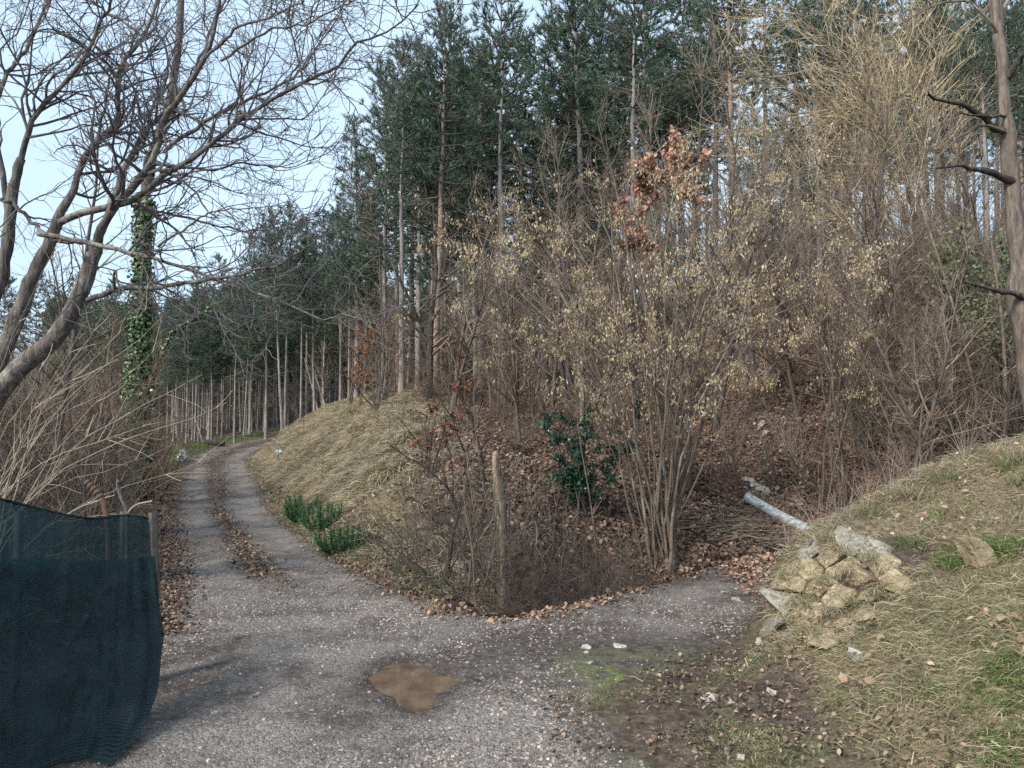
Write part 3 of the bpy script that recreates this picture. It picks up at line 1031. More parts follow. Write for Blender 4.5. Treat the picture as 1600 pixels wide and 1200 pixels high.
# ---- generic bare shrub / small tree made of stems, branches and twigs
def bare_proto(Hh, nst, spread, r0, d1, d2, wob=.08, up=.02, L1=(.5, 1.2), L2=(.2, .5), d3=0, ang=(25, 60), stem_mat='bark_grey', twig_mat='twig_grey', base_r=.12, arch=0.0, sides=5, rm=1.0):
    a = rng.uniform(0, 6.28, nst)
    rad = base_r * np.sqrt(rng.random(nst))
    tl = spread * np.sqrt(rng.random(nst))
    D = np.stack([np.cos(a) * np.sin(tl), np.sin(a) * np.sin(tl), np.cos(tl)], 1)
    L = Hh * rng.uniform(.65, 1.05, nst)
    m = 10
    pts = [np.stack([rad * np.cos(a), rad * np.sin(a), np.full(nst, -.08)], 1)]
    for i in range(m - 1):
        D = D + wob * rng.normal(size=(nst, 3))
        D[:, 2] += up - arch * (i / m) ** 1.5
        D = unit(D)
        pts.append(pts[-1] + D * (L / (m - 1))[:, None])
    P = np.stack(pts, 1)
    Rr = (r0 * rng.uniform(.6, 1.15, nst))[:, None] * np.linspace(1, .22, m)[None]
    stems = [Geo().tube(P[i:i + 1], Rr[i:i + 1], sides).mesh('shrub_stem', M[stem_mat]) for i in range(nst)]
    tw = Geo()
    P1, R1 = kids(P, Rr, dens=d1, t=(.2, 1), L=L1, absL=True, ang=ang, m=7, wob=wob * 1.3, up=up - arch * .4, rr=.5, rmin=.003 * rm)
    tw.tube(P1, R1, 4)
    P2, R2 = kids(P1, R1, dens=d2, t=(.15, 1), L=L2, absL=True, ang=ang, m=5, wob=wob * 1.5, up=up, rr=.65, rmin=.0022 * rm)
    tw.tube(P2, R2, 3)
    sets = [P1, P2]
    if d3:
        P3, R3 = kids(P2, R2, dens=d3, t=(.2, 1), L=(.08, .25), absL=True, ang=ang, m=3, wob=wob * 1.5, up=up, rr=.8, rmin=.002 * rm)
        tw.tube(P3, R3, 3); sets.append(P3)
    return dict(stems=stems, twigs=tw.mesh('shrub_twigs', M[twig_mat], False), sets=sets, P=P, R=Rr)


def leaf_mesh(sets, n, mat, ln=(.05, .09), ratio=.5, droop=.8, t=(.2, 1), name='leaves', zmin=None):
    P = sets[-1]
    pos, d = along(P, n, t)
    if zmin is not None:
        pos, d = pos[pos[:, 2] > zmin], d[pos[:, 2] > zmin]
    n = len(pos)
    dr = unit(d * .5 + rng.normal(size=(n, 3)) * .5 + np.array([0, 0, -droop]))
    L = rng.uniform(*ln, n)
    v, F = leaves(pos, dr, rng.normal(size=(n, 3)), L, L * ratio * rng.uniform(.7, 1.2, n), .3)
    return make_mesh(name, v, F, M[mat])


def shrub(proto, name, label, cat, x, y, sc=1, rz=None, group=None, leafm=None, tilt=(0, 0), z=None):
    t = thing(name, label, cat, (x, y, H(x, y) if z is None else z), rng.uniform(0, 6.28) if rz is None else rz, sc, group, tilt)
    for s in proto['stems']:
        obj('stem', s, t)
    tag(obj('twigs', proto['twigs'], t), kind='stuff')
    if leafm:
        tag(obj('leaves', leafm, t), kind='stuff')
    return t


# ---- hazel in the middle: a fan of straight stems from one stool
def hazel(base, tips, r0, label, ncat, zmin=1.9):
    t = thing('hazel_clump', label, 'shrub', base)
    SP, SR = [], []
    for tip, r in tips:
        tip = np.asarray(tip)
        jit = np.array([rng.normal(0, .13), rng.normal(0, .11), -.08])
        lat = tip - base
        mid = np.array([lat[0] * .30, lat[1] * .30, lat[2] * .52]) + rng.normal(0, .05, 3)
        mid2 = np.array([lat[0] * .62, lat[1] * .62, lat[2] * .82]) + rng.normal(0, .06, 3)
        P = spline([jit, jit * .6 + mid * .5 + np.array([0, 0, .02]), mid, mid2, lat], 18)
        P[1:] += rng.normal(0, .010, P[1:].shape)
        Rr = r * np.linspace(1, .2, 18)
        SP.append(P); SR.append(Rr)
        obj('stem', Geo().tube(P[None], Rr[None], 7).mesh('hazel_stem', M['bark_hazel']), t)
    SP, SR = np.array(SP), np.array(SR)
    P1, R1 = kids(SP, SR, dens=2.1, t=(.36, 1), L=(.5, 2.0), absL=True, ang=(25, 65), m=8, wob=.10, up=-.005, rr=.5, rmin=.0035)
    P2, R2 = kids(P1, R1, dens=3.2, t=(.15, 1), L=(.2, .7), absL=True, ang=(25, 60), m=5, wob=.12, up=-.01, rr=.6, rmin=.0025)
    P3, R3 = kids(P2, R2, dens=2.0, t=(.2, 1), L=(.08, .3), absL=True, ang=(25, 60), m=3, wob=.12, up=0, rr=.7, rmin=.002)
    stuff('branches', Geo().tube(P1, R1, 4), M['twig_dark'], t)
    stuff('twigs', Geo().tube(P2, R2, 3).tube(P3, R3, 3), M['twig_grey'], t)
    # leaves hang in bunches
    c, d = along(P2[rng.random(len(P2)) < .45], ncat // 8, (.2, 1))
    c = c[c[:, 2] > zmin + .5 * rng.random(len(c))]
    pos = np.repeat(c, 8, 0) + rng.normal(0, 1, (len(c) * 8, 3)) * np.repeat(rng.uniform(.02, .09, (len(c), 1)), 8, 0)
    n = len(pos)
    dr = unit(rng.normal(size=(n, 3)) * .35 + np.array([0, 0, -1]))
    L = .022 + .055 * rng.random(n) ** 1.3
    v, F = leaves(pos, dr, rng.normal(size=(n, 3)), L, L * rng.uniform(.25, .5, n), .5)
    tag(obj('catkins', make_mesh('hazel_leaves', v, F, M['catkin']), t), kind='stuff')
    return t


hb = hit(1030, 884)
TIPS = [((715, 345), -.6, .020), ((770, 400), .5, .022), ((700, 470), 0, .016), ((840, 300), .9, .022), ((905, 285), -.3, .028), ((955, 262), .6, .026), ((985, 330), -1.0, .03),
        ((1010, 290), 1.2, .022), ((1060, 262), .2, .03), ((1105, 320), -.8, .028), ((1150, 400), 1.0, .03), ((1215, 300), .3, .032), ((1260, 255), -.2, .028), ((1310, 285), .8, .024),
        ((1350, 365), -.4, .02), ((880, 430), -1.0, .02), ((1075, 420), -1.2, .026), ((1240, 400), -.9, .026), ((1190, 255), 1.4, .022), ((820, 480), .8, .016), ((1290, 430), .2, .016),
        ((690, 400), 1.2, .018), ((745, 310), 1.6, .018), ((1385, 440), .6, .018), ((1370, 330), 1.2, .018), ((800, 350), -.9, .018), ((1160, 330), -1.0, .02), ((1000, 560), -.2, .014), ((1075, 610), .3, .014), ((940, 600), .1, .012)]
hazel(hb, [(at(p[0], p[1], hb[1] + dy), r) for p, dy, r in TIPS], .03, 'large many-stemmed hazel fanning out over the track junction, hung with pale catkins', 18500)
hb2 = hit(1305, 800, 9.0)
T2 = [((1240, 470), .3, .02), ((1285, 420), -.2, .028), ((1310, 400), .5, .024), ((1345, 430), .2, .02), ((1400, 460), -.3, .018), ((1375, 520), .4, .014), ((1260, 560), -.3, .014)]
hazel(hb2, [(at(p[0], p[1], hb2[1] + dy), r) for p, dy, r in T2], .022, 'smaller hazel with upright stems behind the rocky bank', 3000, 1.2)


# ---- golden willow, upper right
GY = 19.0
wbs = hit(1475, 560, 12)
gb = np.array([at(1475, 560, GY)[0], GY, 0]); gb[2] = H(gb[0], gb[1])
willow = thing('golden_willow', 'bushy bare willow with arching golden twigs, upper right', 'tree', gb)
SP, SR = [], []
for (tx, ty), dy, r in [((1185, 200), 0, .05), ((1165, 80), .8, .05), ((1235, 10), -.6, .055), ((1300, -20), .3, .06), ((1395, -40), -.4, .055), ((1225, 290), -.9, .04), ((1455, 30), .6, .045), ((1340, 130), -1.2, .04), ((1270, 180), 1.0, .04), ((1420, 160), -.8, .035)]:
    tip = at(tx, ty, GY + dy) - gb
    mid = np.array([tip[0] * .35, tip[1] * .4, tip[2] * .55])
    m2 = np.array([tip[0] * .68, tip[1] * .7, tip[2] * .86])
    P = spline([np.array([rng.normal(0, .12), rng.normal(0, .12), -.1]), mid, m2, tip], 16)
    P[1:] += rng.normal(0, .03, P[1:].shape)
    SP.append(P); SR.append(r * np.linspace(1, .2, 16))
    obj('limb', Geo().tube(P[None], SR[-1][None], 7).mesh('willow_limb', M['bark_hazel']), willow)
SP, SR = np.array(SP), np.array(SR)
P1, R1 = kids(SP, SR, dens=5.0, t=(.25, 1), L=(1.0, 2.6), absL=True, ang=(20, 60), m=10, wob=.10, up=-.01, rr=.45, rmin=.008)
P2, R2 = kids(P1, R1, dens=3.6, t=(.12, 1), L=(.5, 1.5), absL=True, ang=(20, 55), m=7, wob=.11, up=.06, rr=.6, rmin=.006)
P3, R3 = kids(P2, R2, dens=2.0, t=(.2, 1), L=(.2, .7), absL=True, ang=(20, 50), m=4, wob=.1, up=.05, rr=.8, rmin=.005)
stuff('branches', Geo().tube(P1, R1, 4), M['twig_gold'], willow)
stuff('twigs', Geo().tube(P2, R2, 3).tube(P3, R3, 3), M['twig_gold'], willow)

# ---- tree with broken limbs at the right edge
RY = 11.5
rb = np.array([at(1625, 720, RY)[0], RY, 0]); rb[2] = H(rb[0], rb[1])
rt = thing('broken_limbed_tree', 'grey-barked tree at the right edge with dark broken limbs', 'tree', rb)


def rlimb(pts, y0, y1, n, w=.012):
    q = np.array([at(a, b, y0 + (y1 - y0) * i / (len(pts) - 1)) for i, (a, b) in enumerate(pts)])
    s = spline(q, n); s[1:] += rng.normal(0, w, s[1:].shape)
    return s - rb


P = rlimb([(1628, 900), (1622, 720), (1606, 560), (1592, 450), (1590, 380), (1580, 285), (1575, 200), (1563, 70), (1552, -40), (1545, -160)], RY, RY, 30)
P[0, 2] = min(P[0, 2], -.1)
TRr = np.interp(np.linspace(0, 1, 30), [0, .35, .6, 1], [.16, .135, .11, .07]) * (1 + .10 * np.sin(np.linspace(0, 23, 30)))
obj('trunk', Geo().tube(P[None], TRr[None] * (1 + rng.normal(0, .08, (1, 30))), 12).mesh('old_trunk', M['bark_old']), rt)
for pts, r0, r1 in [([(1578, 215), (1548, 195), (1520, 172), (1485, 158), (1448, 152)], .055, .02), ([(1592, 290), (1556, 272), (1520, 262), (1490, 258), (1455, 263)], .06, .012),
                    ([(1640, 470), (1590, 462), (1550, 452), (1508, 442)], .05, .018), ([(1570, 130), (1585, 105), (1605, 80), (1640, 60)], .05, .03), ([(1583, 180), (1540, 182), (1500, 176)], .03, .01)]:
    Q = rlimb(pts, RY, RY - .5, 12, .015)
    obj('broken_limb', Geo().tube(Q[None], np.linspace(r0, r1, 12)[None] * (1 + rng.normal(0, .09, (1, 12))), 7).mesh('broken_limb', M['darkwood']), rt)
LPs = []
for pts, y1 in [([(1565, 60), (1520, 10), (1480, 0), (1430, 20), (1380, 60)], 10.8), ([(1560, 20), (1600, -20), (1640, -60)], 12), ([(1576, 210), (1530, 200), (1480, 230), (1440, 300)], 10.8), ([(1572, 180), (1600, 130), (1640, 100)], 10.5)]:
    LPs.append(rlimb(pts, RY, y1, 10, .03))
LPs = np.array(LPs); LRs = np.linspace(.028, .008, 10)[None].repeat(len(LPs), 0)
P1, R1 = kids(LPs, LRs, dens=3, L=(.5, 1.3), absL=True, m=7, wob=.2, rr=.5, rmin=.005)
P2, R2 = kids(P1, R1, dens=3.5, L=(.2, .6), absL=True, m=5, wob=.22, rr=.6, rmin=.0035)
stuff('branches', Geo().tube(LPs, LRs, 5).tube(P1, R1, 4).tube(P2, R2, 3), M['twig_grey'], rt)


# ---- ivy
def ivy_around(P, rad, n, mat, size=(.06, .11), out=(.0, .12), name='ivy'):
    pos, d = along(P[None], n)
    a, b = frames(d)
    th = rng.uniform(0, 6.28, (n, 1))
    o = np.cos(th) * a + np.sin(th) * b
    rr = np.interp(pos[:, 2], P[:, 2], rad)[:, None]
    pos = pos + o * (rr + rng.uniform(out[0], out[1], (n, 1)) * (rng.random((n, 1)) ** 1.5 + .3))
    dr = unit(o * .35 + rng.normal(size=(n, 3)) * .45 + np.array([0, 0, -.9]))
    L = rng.uniform(*size, n)
    v, F = leaves(pos, dr, unit(o + rng.normal(size=(n, 3)) * .4), L, L * rng.uniform(.8, 1.1, n), .12)
    return make_mesh(name, v, F, M[mat])


ib = hit(222, 785, 8)
IY = ib[1]
it = thing('ivy_clad_tree', 'tall tree with trunk wrapped in green ivy beside the lane', 'tree', ib)
q = np.array([at(a, b, IY) for a, b in [(217, 790), (214, 640), (220, 480), (226, 330), (233, 255), (262, 170), (278, 75), (283, 0), (286, -60)]]) - ib
P = spline(q, 26); P[0, 2] = -.1
obj('trunk', Geo().tube(P[None], np.linspace(.16, .07, 26)[None], 9).mesh('ivy_tree_trunk', M['bark_grey']), it)
Pi = P[P[:, 2] < at(224, 300, IY)[2] - ib[2]]
rad = np.interp(Pi[:, 2], [0, 1.2, 2.5, 3.5, Pi[-1, 2]], [.10, .17, .27, .15, .10])
tag(obj('ivy', ivy_around(Pi, rad, 8500, 'ivy', (.05, .105), (.0, .16)), it), kind='stuff')
P1, R1 = kids(P[None, 12:], np.linspace(.1, .07, 14)[None], dens=2.2, t=(.05, 1), L=(.8, 2.2), absL=True, ang=(35, 65), m=9, wob=.15, up=.05, rr=.3, rmin=.006)
P2, R2 = kids(P1, R1, dens=3, L=(.3, .8), absL=True, m=5, wob=.2, up=.03, rr=.6, rmin=.005)
P3, R3 = kids(P2, R2, dens=3, L=(.15, .4), absL=True, m=3, wob=.2, up=.03, rr=.6, rmin=.004)
stuff('branches', Geo().tube(P1, R1, 4).tube(P2, R2, 3).tube(P3, R3, 3), M['twig_walnut'], it)
# side branch heavy with ivy, leaning right
q = np.array([at(a, b, IY - .3) for a, b in [(222, 640), (250, 560), (275, 515), (310, 495), (345, 465)]]) - ib
Pb = spline(q, 14)
br_ = obj('ivy_branch', Geo().tube(Pb[None], np.linspace(.07, .03, 14)[None], 6).mesh('ivy_branch', M['darkwood']), it)
tag(obj('ivy', ivy_around(Pb, np.linspace(.08, .01, 14), 260, 'ivy', (.05, .1)), br_), kind='stuff')
# slender ivy stem left of it
b2 = hit(97, 790, 8)
q = np.array([at(a, b, b2[1]) for a, b in [(97, 800), (95, 730), (92, 680), (88, 630)]]) - b2
P = spline(q, 10); P[0, 2] = -.1
t = thing('ivy_clad_sapling', 'slender dead stem with patchy ivy in the thicket behind the net', 'plant', b2)
obj('stem', Geo().tube(P[None], np.linspace(.05, .02, 10)[None], 6).mesh('ivy_stem', M['bark_grey']), t)
tag(obj('ivy', ivy_around(P, np.full(10, .06), 420, 'ivy', (.05, .1)), t), kind='stuff')
# ivy mass on the right
c = at(1552, 400, 14.5)
b3 = np.array([c[0], c[1], H(c[0], c[1])])
t = thing('ivy_mound', 'patch of light green ivy climbing dead stems at right', 'plant', b3)
st = []
for k in range(7):
    top = np.array([rng.normal(0, .5), rng.normal(0, .25), c[2] - b3[2] + rng.uniform(-.2, .5)])
    P = spline([np.array([rng.normal(0, .15), rng.normal(0, .1), -.1]), top * .55 + rng.normal(0, .1, 3), top], 10)
    st.append(P)
    obj('stem', Geo().tube(P[None], np.linspace(.03, .012, 10)[None], 5).mesh('ivy_mound_stem', M['bark_grey']), t)
st = np.array(st)
pos, d = along(st, 2600, (.55, 1))
pos = pos + rng.normal(0, .16, pos.shape)
n = len(pos); L = rng.uniform(.06, .11, n)
v, F = leaves(pos, unit(rng.normal(size=(n, 3)) * .5 + np.array([0, -.3, -.8])), rng.normal(size=(n, 3)) + np.array([0, -1, .6]), L, L * .85, .12)
tag(obj('leaves', make_mesh('ivy_mound_leaves', v, F, M['ivy_light']), t), kind='stuff')

# ---- dark evergreen bush left of the hazel
eb = hit(908, 775, 8)
eb = at(908, 770, 12.5); eb[2] = H(eb[0], eb[1])
t = thing('evergreen_bush', 'dark green leafy evergreen bush left of the hazel stems', 'bush', eb)
st = []
for k in range(9):
    top = np.array([rng.normal(0, .34), rng.normal(0, .25), rng.uniform(.7, 1.9)])
    P = spline([np.array([rng.normal(0, .08), rng.normal(0, .08), -.1]), top * .5 + rng.normal(0, .06, 3), top], 9)
    st.append(P)
    obj('stem', Geo().tube(P[None], np.linspace(.022, .008, 9)[None], 5).mesh('bush_stem', M['bark_grey']), t)
st = np.array(st)
P1, R1 = kids(st, np.full((9, 9), .01), dens=7, t=(.25, 1), L=(.15, .4), absL=True, m=4, wob=.15, rmin=.003)
stuff('twigs', Geo().tube(P1, R1, 3), M['twig_dark'], t)
pos, d = along(P1, 5600, (.1, 1))
pos += rng.normal(0, .03, pos.shape)
n = len(pos); L = rng.uniform(.03, .085, n)
v, F = leaves(pos, unit(d * .5 + rng.normal(size=(n, 3)) * .6 + np.array([0, 0, -.25])), rng.normal(size=(n, 3)) + np.array([-.4, -.6, 1.2]), L, L * .5, .15)
tag(obj('leaves', make_mesh('bush_leaves', v, F, M['holly']), t), kind='stuff')

# ---- broken dead snag by the junction
sb = hit(782, 958)
q = np.array([at(a, b, sb[1]) for a, b in [(783, 962), (782, 900), (784, 830), (778, 760), (774, 700)]]) - sb
P = spline(q, 18); P[0, 2] = -.08
sw = 9.0 / 1200 * sb[1]
t = thing('dead_snag', 'broken-topped dead trunk with peeling pale bark at the junction', 'dead tree', sb)
Rr = np.interp(np.linspace(0, 1, 18), [0, .08, .5, .75, .9, 1], [sw * 1.5, sw * 1.05, sw * .95, sw * .9, sw * .7, sw * .3]) * (1 + rng.normal(0, .09, 18))
obj('trunk', Geo().tube(P[None], Rr[None], 12).mesh('snag_trunk', M['deadwood']), t)
for k in range(6):       # jagged splinters at the broken top
    a = rng.uniform(0, 6.28)
    p0 = P[-4] + np.array([math.cos(a), math.sin(a), 0]) * sw * .6
    p1 = p0 + np.array([math.cos(a) * .02, math.sin(a) * .02, rng.uniform(.12, .42)])
    obj('splinter', Geo().tube(spline([p0, (p0 + p1) / 2, p1], 4)[None], np.array([[.022, .018, .011, .002]]), 4).mesh('splinter', M['deadwood'], False), t)
for k in range(9):       # loose strips of bark
    i = rng.integers(4, 13); a = rng.uniform(0, 6.28)
    p0 = P[i] + np.array([math.cos(a), math.sin(a), 0]) * Rr[i] * 1.02
    s_ = np.array([-math.sin(a), math.cos(a), 0]) * rng.uniform(.012, .03)
    up_ = np.array([math.cos(a) * .012, math.sin(a) * .012, rng.uniform(.08, .25)])
    V = np.array([p0 - s_, p0 + s_, p0 + s_ * .7 + up_, p0 - s_ * .8 + up_ * 1.1])
    V = np.concatenate([V, V + np.array([math.cos(a), math.sin(a), 0]) * .006])
    obj('bark_strip', make_mesh('bark_strip', V, np.array([(0, 1, 2, 3), (7, 6, 5, 4), (0, 4, 5, 1), (1, 5, 6, 2), (2, 6, 7, 3), (3, 7, 4, 0)]), M['bark_hazel']), t)
obj('knot', Geo().tube(np.array([[P[-1] + [0, 0, -.03], P[-1] + [-.02, -.01, .03], P[-1] + [-.03, -.01, .055]]]), np.array([[.03, .026, .008]]), 6).mesh('knot', M['darkwood']), t)
# ------------------------------------------------------------------ shrubs, thickets, undergrowth
PR = {}
PR['brush'] = [bare_proto(2.4, 8, .5, .014, 4.5, 6, wob=.10, L1=(.3, .9), L2=(.12, .4), d3=3) for k in range(2)]
PR['cane'] = [bare_proto(2.3, 11, .75, .010, 2.6, 4, wob=.09, arch=.28, L1=(.3, .9), L2=(.15, .45), stem_mat='twig_pale', twig_mat='twig_grey') for k in range(2)]
PR['red'] = [bare_proto(2.6, 9, .6, .013, 5, 7, wob=.12, L1=(.3, .9), L2=(.12, .4), d3=3, stem_mat='twig_red', twig_mat='twig_red') for k in range(2)]
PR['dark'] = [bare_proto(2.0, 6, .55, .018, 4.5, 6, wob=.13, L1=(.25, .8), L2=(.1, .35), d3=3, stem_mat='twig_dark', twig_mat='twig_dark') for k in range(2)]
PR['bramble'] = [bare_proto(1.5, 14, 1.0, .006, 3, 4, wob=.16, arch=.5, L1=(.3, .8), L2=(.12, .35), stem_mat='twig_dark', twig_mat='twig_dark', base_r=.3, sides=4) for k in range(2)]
PR['sap'] = [bare_proto(6.0, 3, .22, .05, 3.5, 4, wob=.07, up=.03, L1=(.7, 2.0), L2=(.3, .8), d3=4, ang=(25, 55), base_r=.15, rm=1.9) for k in range(2)]
PR['tree'] = [bare_proto(8.5, 2, .16, .10, 4.0, 4.4, wob=.06, up=.03, L1=(1.0, 2.8), L2=(.4, 1.0), d3=4.5, ang=(30, 60), stem_mat='bark_grey', twig_mat=tm, base_r=.2, rm=2.0) for tm in ('twig_red', 'twig_grey')]
PR['oakdark'] = [bare_proto(9, 2, .16, .12, 3.6, 4.2, wob=.08, up=.02, L1=(1.0, 2.6), L2=(.4, 1.0), d3=5, ang=(35, 65), stem_mat='darkwood', twig_mat='twig_red', base_r=.25, rm=1.9)]


HZ = [(560, 'at the end of the knoll near the lane bend'), (640, 'on the knoll crest near the orange oak'), (760, 'near the dark bare oak'), (860, 'behind the left wing of the hazel'), (960, 'behind the evergreen bush'), (1060, 'behind the hazel stems'),
      (1160, 'below the pink-leaved oak'), (1250, 'above the grey stone heap'), (1340, 'behind the smaller hazel'), (1430, 'below the golden willow'), (1520, 'above the leaning pale trunk'), (9999, 'around the broken-limbed tree')]
LZ = [(30, 'at the left frame edge behind the leaning tree'), (90, 'behind the trunk of the leaning tree'), (150, 'around the slender ivy stem'), (205, 'just left of the ivy-clad trunk'), (9999, 'right of the ivy-clad trunk by the lane')]


def put(kind, v, px, Y, name, label, cat, sc=1, group=None, leafm=None, tilt=(0, 0), rz=None):
    p = at(px, 600, Y)
    return shrub(PR[kind][v % len(PR[kind])], name, label, cat, p[0], Y, sc, rz, group, leafm, tilt)


# bare broadleaved trees in front of the pines
put('oakdark', 0, 664, 25, 'bare_oak', 'dark bare oak with reddish twigs in front of the twin pine trunks', 'tree', 1.05)
put('tree', 1, 955, 21, 'bare_tree', 'bare tree with pale upright twigs above the middle of the hazel', 'tree', .95)
put('tree', 1, 860, 24, 'bare_tree', 'bare grey tree behind the left half of the hazel', 'tree', 1.0)
put('tree', 0, 1035, 25, 'bare_tree', 'bare reddish tree left of the pink-leaved oak', 'tree', 1.0)
put('tree', 0, 545, 33, 'bare_tree', 'bare grey-brown tree above the orange-leaved sapling', 'tree', .8)
put('sap', 1, 590, 30, 'bare_tree', 'thin bare tree on the knoll crest left of the dark oak', 'tree', 1.1)
put('tree', 1, 745, 27, 'bare_tree', 'bare tree between the dark oak and the pale-trunked pine', 'tree', .85)
put('tree', 0, 1400, 25, 'bare_tree', 'bare brown tree behind the golden willow', 'tree', .9)
put('tree', 1, 1510, 22, 'bare_tree', 'bare grey tree between the willow and the broken-limbed tree', 'tree', .9)
for i, (px, Y, s, k, lab) in enumerate([(700, 22, .8, 1, 'bare grey tree just right of the dark oak'), (815, 19, .85, 0, 'reddish bare tree behind the hazel, left side'), (905, 18, .8, 1, 'pale bare tree behind the evergreen bush'), (1000, 18, .95, 0, 'reddish bare tree behind the hazel stems'),
        (1110, 18, .9, 1, 'pale bare tree below the pink-leaved oak'), (1180, 21, 1.1, 1, 'pale bare tree at the left edge of the willow'), (1250, 18, .9, 0, 'reddish bare tree under the willow'), (1320, 17, .8, 1, 'pale bare tree in front of the willow'),
        (1390, 18, .85, 0, 'reddish bare tree below the willow crown, right side'), (1460, 17, .8, 1, 'pale bare tree left of the broken-limbed tree'), (1535, 17, .85, 0, 'reddish bare tree behind the broken limbs'), (1590, 16, .8, 1, 'pale bare tree at the right frame edge'),
        (600, 27, .7, 0, 'small reddish bare tree on the knoll crest'), (1130, 26, 1.2, 0, 'tall reddish bare tree behind the reddish pine'), (1060, 29, 1.25, 1, 'tall pale bare tree above the pink-leaved oak'), (890, 27, 1.2, 0, 'tall reddish bare tree behind the pale one'),
        (-30, 12.5, .8, 0, 'bare tree behind the leaning tree at the left edge'), (60, 13.5, .85, 1, 'bare tree behind the leaning tree, left of the ivy'), (150, 20, .9, 0, 'bare tree in the thicket behind the ivy-clad trunk'), (110, 17, .7, 1, 'low bare tree in the thicket left of the ivy')]):
    put('tree', k, px, Y, 'bare_tree', lab, 'tree', s)


def zone_name(px, zs):
    for lim, w in zs:
        if px < lim: return w


for i, (px, Y, s) in enumerate([(620, 34, .9), (700, 30, 1.0), (800, 28, .9), (900, 29, 1.1), (985, 27, 1.0), (1085, 22, .8), (1150, 24, 1.1), (1215, 20, .8), (1260, 26, 1.1), (1330, 23, 1.0),
                                 (1450, 27, 1.1), (1560, 25, 1.1), (1600, 19, .9), (840, 20, .75), (770, 23, .8), (1120, 30, 1.2), (1190, 32, 1.2), (1300, 34, 1.2), (1380, 31, 1.2), (930, 34, 1.2), (680, 36, 1.1), (500, 45, 1.0), (470, 47, .9)]):
    put('sap', i, px, Y, 'bare_sapling', 'thin bare sapling ' + zone_name(px, HZ), 'tree', s, 'saplings ' + zone_name(px, HZ))
# leafy oaks that kept their leaves
for px, Y, sc, mat, n, lab in [(560, 30, .62, 'oakleaf', 3600, 'oak sapling with orange-brown leaves at the edge of the grove'),
                                (1082, 14.3, 1.08, 'pinkleaf', 4600, 'oak keeping pinkish brown leaves beside the reddish pine trunk')]:
    pr = bare_proto(5.5, 2, .12, .05, 3.2, 4, wob=.07, up=.02, L1=(.5, 1.3), L2=(.2, .6), base_r=.12)
    lm = leaf_mesh(pr['sets'], n, mat, (.09, .15), .55, .5, zmin=1.4 if px < 600 else 4.3)
    p = at(px, 600, Y)
    shrub(pr, 'oak_sapling', lab, 'tree', p[0], Y, sc, None, None, lm)
# shrub with red-brown leaves and the dark shrub on the near slope
pr = bare_proto(2.3, 6, .45, .016, 3.5, 4.5, wob=.1, L1=(.3, .8), L2=(.12, .4), d3=2, stem_mat='twig_dark', twig_mat='twig_dark')
b = hit(672, 745, 6)
shrub(pr, 'oak_shrub', 'shrub with tufts of red-brown leaves on the near slope', 'shrub', b[0], b[1], 1.0, None, None, leaf_mesh(pr['sets'], 1300, 'redleaf', (.04, .09), .4, .7))
b = hit(738, 850, 6)
db = thing('dark_shrub', 'dark-stemmed bare shrub leaning left above the ditch', 'shrub', b)
SP, SR = [], []
for pts, r in [([(738, 855), (715, 800), (690, 750), (640, 715), (600, 690)], .026), ([(738, 855), (735, 780), (722, 700), (700, 640), (660, 600)], .022), ([(742, 855), (757, 770), (748, 690), (720, 620), (690, 560)], .022),
               ([(735, 855), (712, 790), (705, 720), (690, 650)], .016), ([(745, 850), (775, 790), (800, 740), (812, 690)], .014), ([(738, 850), (700, 820), (665, 790), (630, 775)], .014)]:
    P = spline(np.array([at(a, c, b[1] + .06 * i) for i, (a, c) in enumerate(pts)]) - b, 14)
    P[1:] += rng.normal(0, .02, P[1:].shape)
    SP.append(P); SR.append(r * np.linspace(1, .3, 14))
    obj('stem', Geo().tube(P[None], SR[-1][None], 6).mesh('dark_shrub_stem', M['darkwood']), db)
SP, SR = np.array(SP), np.array(SR)
P1, R1 = kids(SP, SR, dens=5, t=(.2, 1), L=(.25, .7), absL=True, ang=(25, 60), m=6, wob=.16, up=.05, rr=.5, rmin=.004)
P2, R2 = kids(P1, R1, dens=5, L=(.1, .35), absL=True, m=4, wob=.18, up=.03, rmin=.003)
stuff('twigs', Geo().tube(P1, R1, 4).tube(P2, R2, 3), M['twig_dark'], db)
# thin poles beside the snag
for k, (pts, r, lab) in enumerate([([(760, 962), (752, 880), (735, 760), (720, 660), (690, 590)], .012, 'thin pole curving left just beside the dead snag'),
                                   ([(742, 958), (738, 860), (725, 780), (735, 700)], .008, 'thin straight shoot left of the dead snag'),
                                   ([(765, 962), (770, 850), (752, 740), (740, 640), (745, 560)], .010, 'tall thin shoot hugging the dead snag'),
                                   ([(935, 920), (925, 800), (905, 680), (898, 590)], .013, 'long thin pole in front of the evergreen bush'),
                                   ([(790, 960), (850, 900), (835, 850), (800, 800)], .006, 'bramble stem hooping right of the dead snag')]):
    b = hit(*pts[0])
    P = spline(np.array([at(a, c, b[1] + .05 * i) for i, (a, c) in enumerate(pts)]) - b, 16)
    P[0, 2] -= .05
    t = thing('thin_shoot', lab, 'sapling', b)
    Rr = (r * np.linspace(1, .35, 16))[None]
    obj('stem', Geo().tube(P[None], Rr, 6).mesh('shoot_stem', M['bark_hazel']), t)
    P1, R1 = kids(P[None], Rr, dens=5, t=(.3, 1), L=(.15, .5), absL=True, m=5, wob=.14, up=.03, rmin=.003)
    if len(P1): stuff('twigs', Geo().tube(P1, R1, 3), M['twig_grey'], t)


